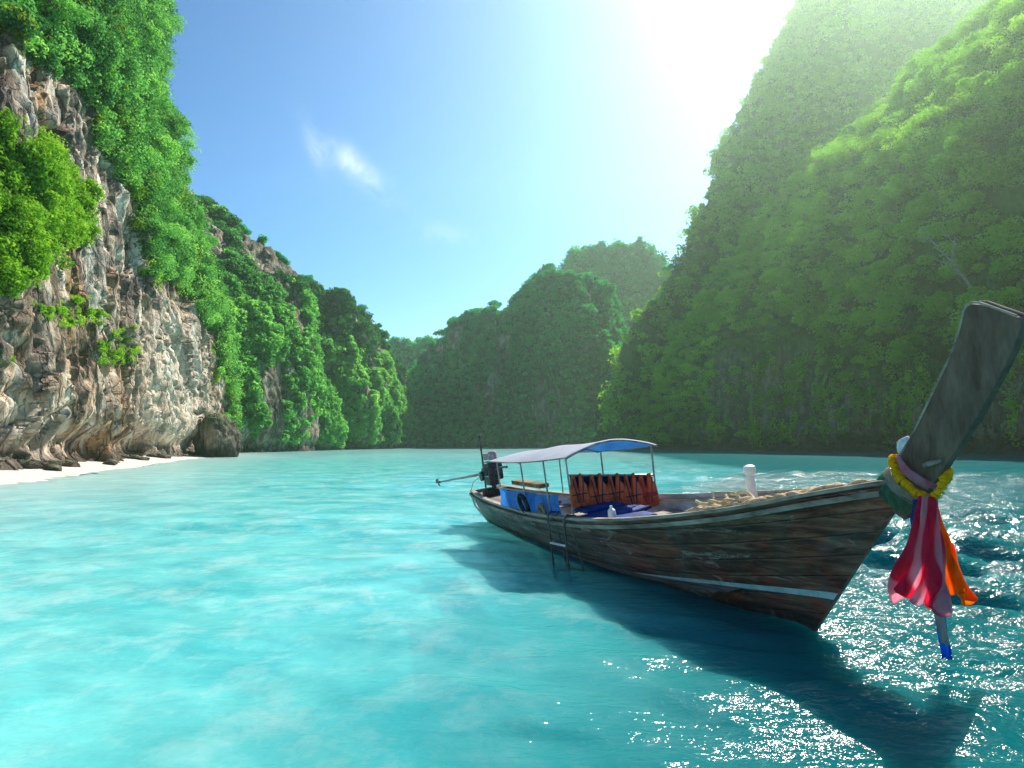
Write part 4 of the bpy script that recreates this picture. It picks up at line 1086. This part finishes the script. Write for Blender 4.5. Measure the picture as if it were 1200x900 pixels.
# cloth bands wound around the stem: closed loops with width
def band(name, mat, a, b, label, cat, thick=.03, n=44, m=8, rip=.008):
    """a, b: (point on upper edge, point on lower edge) of the two rims in the stem's plane"""
    V = []
    for i in range(n):
        t_ = 6.2832 * i / n; c_, s_ = math.cos(t_), math.sin(t_)
        for j in range(m):
            f_ = j / (m - 1)
            top = Vector(a[0]).lerp(Vector(b[0]), f_); bot = Vector(a[1]).lerp(Vector(b[1]), f_)
            mid = (top + bot) / 2; h = (top - bot) / 2
            bul = .012 * math.sin(f_ * math.pi) + rip * math.sin(f_ * 17 + 2 * math.sin(t_ * 2))
            pl = mid + h * (c_ * (1 + bul * 3)) + h.normalized() * 0
            hw = thick + .055 * max(0, 1 - abs(c_)) + bul
            V.append((pl.x, math.copysign(abs(s_) ** .6, s_) * hw, pl.y))
    o = MB().add(V, grid_quads(n, m, True).tolist()).build(name, mat); o.location = W(0, 0, 0); o.rotation_euler = BE
    return setp(o, label, cat)
band("cloth_band", GREENC, ((.815, 1.515), (1.08, 1.235)), ((.90, 1.59), (1.20, 1.33)), "green cloth band wound around the stem at the end of the rails", "cloth band", .075)
band("cloth_band", CREAM, ((.885, 1.58), (1.185, 1.32)), ((.965, 1.645), (1.235, 1.37)), "cream cloth band between the green band and the yellow garland", "cloth band", .072)
band("cloth_band", LPINK, ((1.03, 1.715), (1.30, 1.455)), ((1.075, 1.745), (1.36, 1.51)), "rose pink sash tied just above the yellow garland", "cloth band", .068, rip=.012)
# knotted white rag behind the stem
co = []
bm = bmesh.new(); bmesh.ops.create_icosphere(bm, subdivisions=4, radius=1); co = np.array([v.co for v in bm.verts]); fs = [[v.index for v in f.verts] for f in bm.faces]; bm.free()
co = co * (1 + .25 * fbm(co * 2.2, 3, 8))[:, None] * np.array((.055, .055, .085))
o = MB().add([tuple(x) for x in co], fs).build("white_rag", simple("rag_cloth", (.45, .50, .60), (.82, .84, .86), 14, .9, .3)); o.location = W(1.075, .03, 1.80); o.rotation_euler = (BM @ Matrix.Rotation(R(35), 3, 'Y')).to_euler()
setp(o, "small crumpled white and pale blue rag knotted on the back of the prow", "rag")
# garland
pts = [Vector(p) for p in ((1.00, -.01, 1.70), (1.035, -.07, 1.655), (1.09, -.10, 1.585), (1.17, -.125, 1.51), (1.26, -.135, 1.45), (1.345, -.12, 1.415), (1.41, -.09, 1.45), (1.425, -.04, 1.53), (1.405, .04, 1.60), (1.35, .09, 1.63), (1.26, .10, 1.65), (1.16, .10, 1.68), (1.06, .06, 1.71))]
def closed(pts, n):
    out = []; N = len(pts)
    for i in range(n):
        t_ = i / n * N; k = int(t_); f_ = t_ - k
        p0, p1, p2, p3 = (pts[(k + d) % N] for d in (-1, 0, 1, 2))
        out.append(.5 * ((2 * p1) + (p2 - p0) * f_ + (2 * p0 - 5 * p1 + 4 * p2 - p3) * f_ * f_ + (3 * p1 - p0 - 3 * p2 + p3) * f_ ** 3))
    return out
mb = MB(); rg = random.Random(2)
cp = [p + Vector((rg.uniform(-1, 1), rg.uniform(-1, 1), rg.uniform(-1, 1))) * .006 for p in closed(pts, 52)]
for i, p in enumerate(cp):
    bm = bmesh.new(); bmesh.ops.create_icosphere(bm, subdivisions=2, radius=1)
    d = (cp[(i + 1) % 52] - p).normalized(); qd = d.to_track_quat('Z', 'Y')
    sc = .037 * rg.uniform(.82, 1.18)
    bm.verts.index_update()
    mb.add([p + qd @ (Vector((v.co.x * sc, v.co.y * sc, v.co.z * sc * .42)) * (1 + .16 * math.sin(11 * math.atan2(v.co.y, v.co.x)))) for v in bm.verts], [[v.index for v in f.verts] for f in bm.faces]); bm.free()
o = mb.build("flower_garland", YEL, sharp=80); o.location = W(0, 0, 0); o.rotation_euler = BE
setp(o, "yellow marigold garland looped around the base of the prow post", "garland")
# hanging scarves: world-vertical pleated cloth
def scarf(name, mat, top, spread, length, seed, label, phase, arc, flare=1.0, pleats=6, mat2=None, highlight_stripes=0, skew=(0, 0)):
    nu, nv = 150, 60; V = []; rg = random.Random(seed)
    for i in range(nu):
        a = i / (nu - 1); ang = phase + arc * (a - .5)
        for j in range(nv):
            f_ = j / (nv - 1)
            r = spread[0] + (spread[1] - spread[0]) * (f_ ** flare)
            tw = a + .10 * f_ * math.sin(seed + 4 * f_)
            pl = (1 + (.10 + .26 * f_) * math.sin(tw * pleats * 6.2832 + 1.9 * math.sin(f_ * 4 + seed) + 1.2 * math.sin(a * 11 + seed)) + (.05 + .08 * f_) * math.sin(tw * pleats * 14 + seed + f_ * 5) + .06 * math.sin(f_ * 9 + a * 5) + .03 * f_ * math.sin(a * 61 + 3 * math.sin(f_ * 6)) + .025 * math.sin(f_ * 21 + a * 33))
            ln = length * (1 + .07 * math.sin(a * 7 + seed) + .045 * math.sin(a * 19 + 1) + .02 * math.sin(a * 47))
            z = -ln * f_
            V.append((r * pl * math.cos(ang) + skew[0] * f_ ** 1.3, .65 * r * pl * math.sin(ang) + skew[1] * f_, z))
    aa, ff = np.meshgrid(np.linspace(0, 1, nu), np.linspace(0, 1, nv), indexing='ij')
    st = sstep(.10, .80, np.sin(aa * highlight_stripes * 6.2832 + 1.1 + .9 * np.sin(ff * 4.6)) + .25 * np.sin(aa * 70)) if highlight_stripes else aa * 0  # light pink bands, painting in highlights on the pleats
    if highlight_stripes: st = np.maximum(st, sstep(.72, .80, aa) * sstep(.45, .65, ff))
    me = fast_mesh(name, V, grid_quads(nu, nv), dict(stripe=st), True); me.materials.append(mat)
    o = link(name, me); o.location = top
    sol = o.modifiers.new("cloth", 'SOLIDIFY'); sol.thickness = .006
    return setp(o, label, "scarf")
tp = W(1.36, -.12, 1.40)
scarf("hanging_scarf", PINK_ROSE, tp + Vector((-.01, 0, .03)), (.06, .17), .80, 3, "hot pink and rose striped scarf with painted highlights hanging from the garland at the prow", -1.57, 4.6, 1.1, 4, None, 3, (-.085, 0))
scarf("hanging_scarf", ORANGE_CLOTH, tp + Vector((.045, .06, .0)), (.04, .175), .76, 8, "orange scarf hanging beside the pink scarf at the prow", -1.45, 3.6, 1.3, 3, None, 0, (.165, .05))
def strip(name, mat, top, bot, w, label, cat, tw=.3):
    V = []; n = 26; a, b = Vector(top), Vector(bot); d = Vector((1, -.2, 0)).normalized()
    for i in range(n):
        f_ = i / (n - 1); p = a.lerp(b, f_) + Vector((.012 * math.sin(f_ * 7), .01 * math.sin(f_ * 5), 0))
        for j in range(7):
            q = j / 6 - .5; V.append(tuple(p + d * (w * q) + Vector((0, -.02 * math.cos(q * 5) + .006 * math.sin(q * 25), .01 * math.sin(q * 14) * (f_ == 1)))))
    o = link(name, fast_mesh(name, V, grid_quads(n, 7), None, True), mat)
    s_ = o.modifiers.new("cloth", 'SOLIDIFY'); s_.thickness = .005
    return setp(o, label, cat)
strip("hanging_ribbon", BLUEC, tp + Vector((.06, .03, -.3)), tp + Vector((.150, .03, -1.22)), .075, "bright blue ribbon hanging lowest beneath the scarves", "ribbon")
strip("hanging_ribbon", CREAM, tp + Vector((.03, 0, -.3)), tp + Vector((.115, .0, -1.10)), .065, "cream ribbon in front of the blue one beneath the scarves", "ribbon")
strip("hanging_ribbon", BLUEC, tp + Vector((-.095, .02, .0)), tp + Vector((-.105, .02, -.24)), .03, "short dark blue ribbon end beside the stem, left of the pink scarf", "ribbon")

# ------------------------------------------------------------------ sea air
bm = bmesh.new(); bmesh.ops.create_cube(bm, size=1)
for v in bm.verts: v.co = Vector((v.co.x * 1300, 300 + v.co.y * 740, 125 + v.co.z * 270))
me = bpy.data.meshes.new("haze"); bm.to_mesh(me); bm.free()
hz = NT("sea_haze")
pv = hz.node("ShaderNodeVolumePrincipled"); pv.inputs['Color'].default_value = (.71, 1.0, .75, 1); pv.inputs['Density'].default_value = .00029; pv.inputs['Anisotropy'].default_value = .70  # green tint paints a glow over the shaded cliffs
hz.l.new(pv.outputs[0], hz.out.inputs['Volume'])
setp(link("haze", me, hz.m), kind='stuff', label="pale green sea haze filling the bay, tinted to paint in a glow")
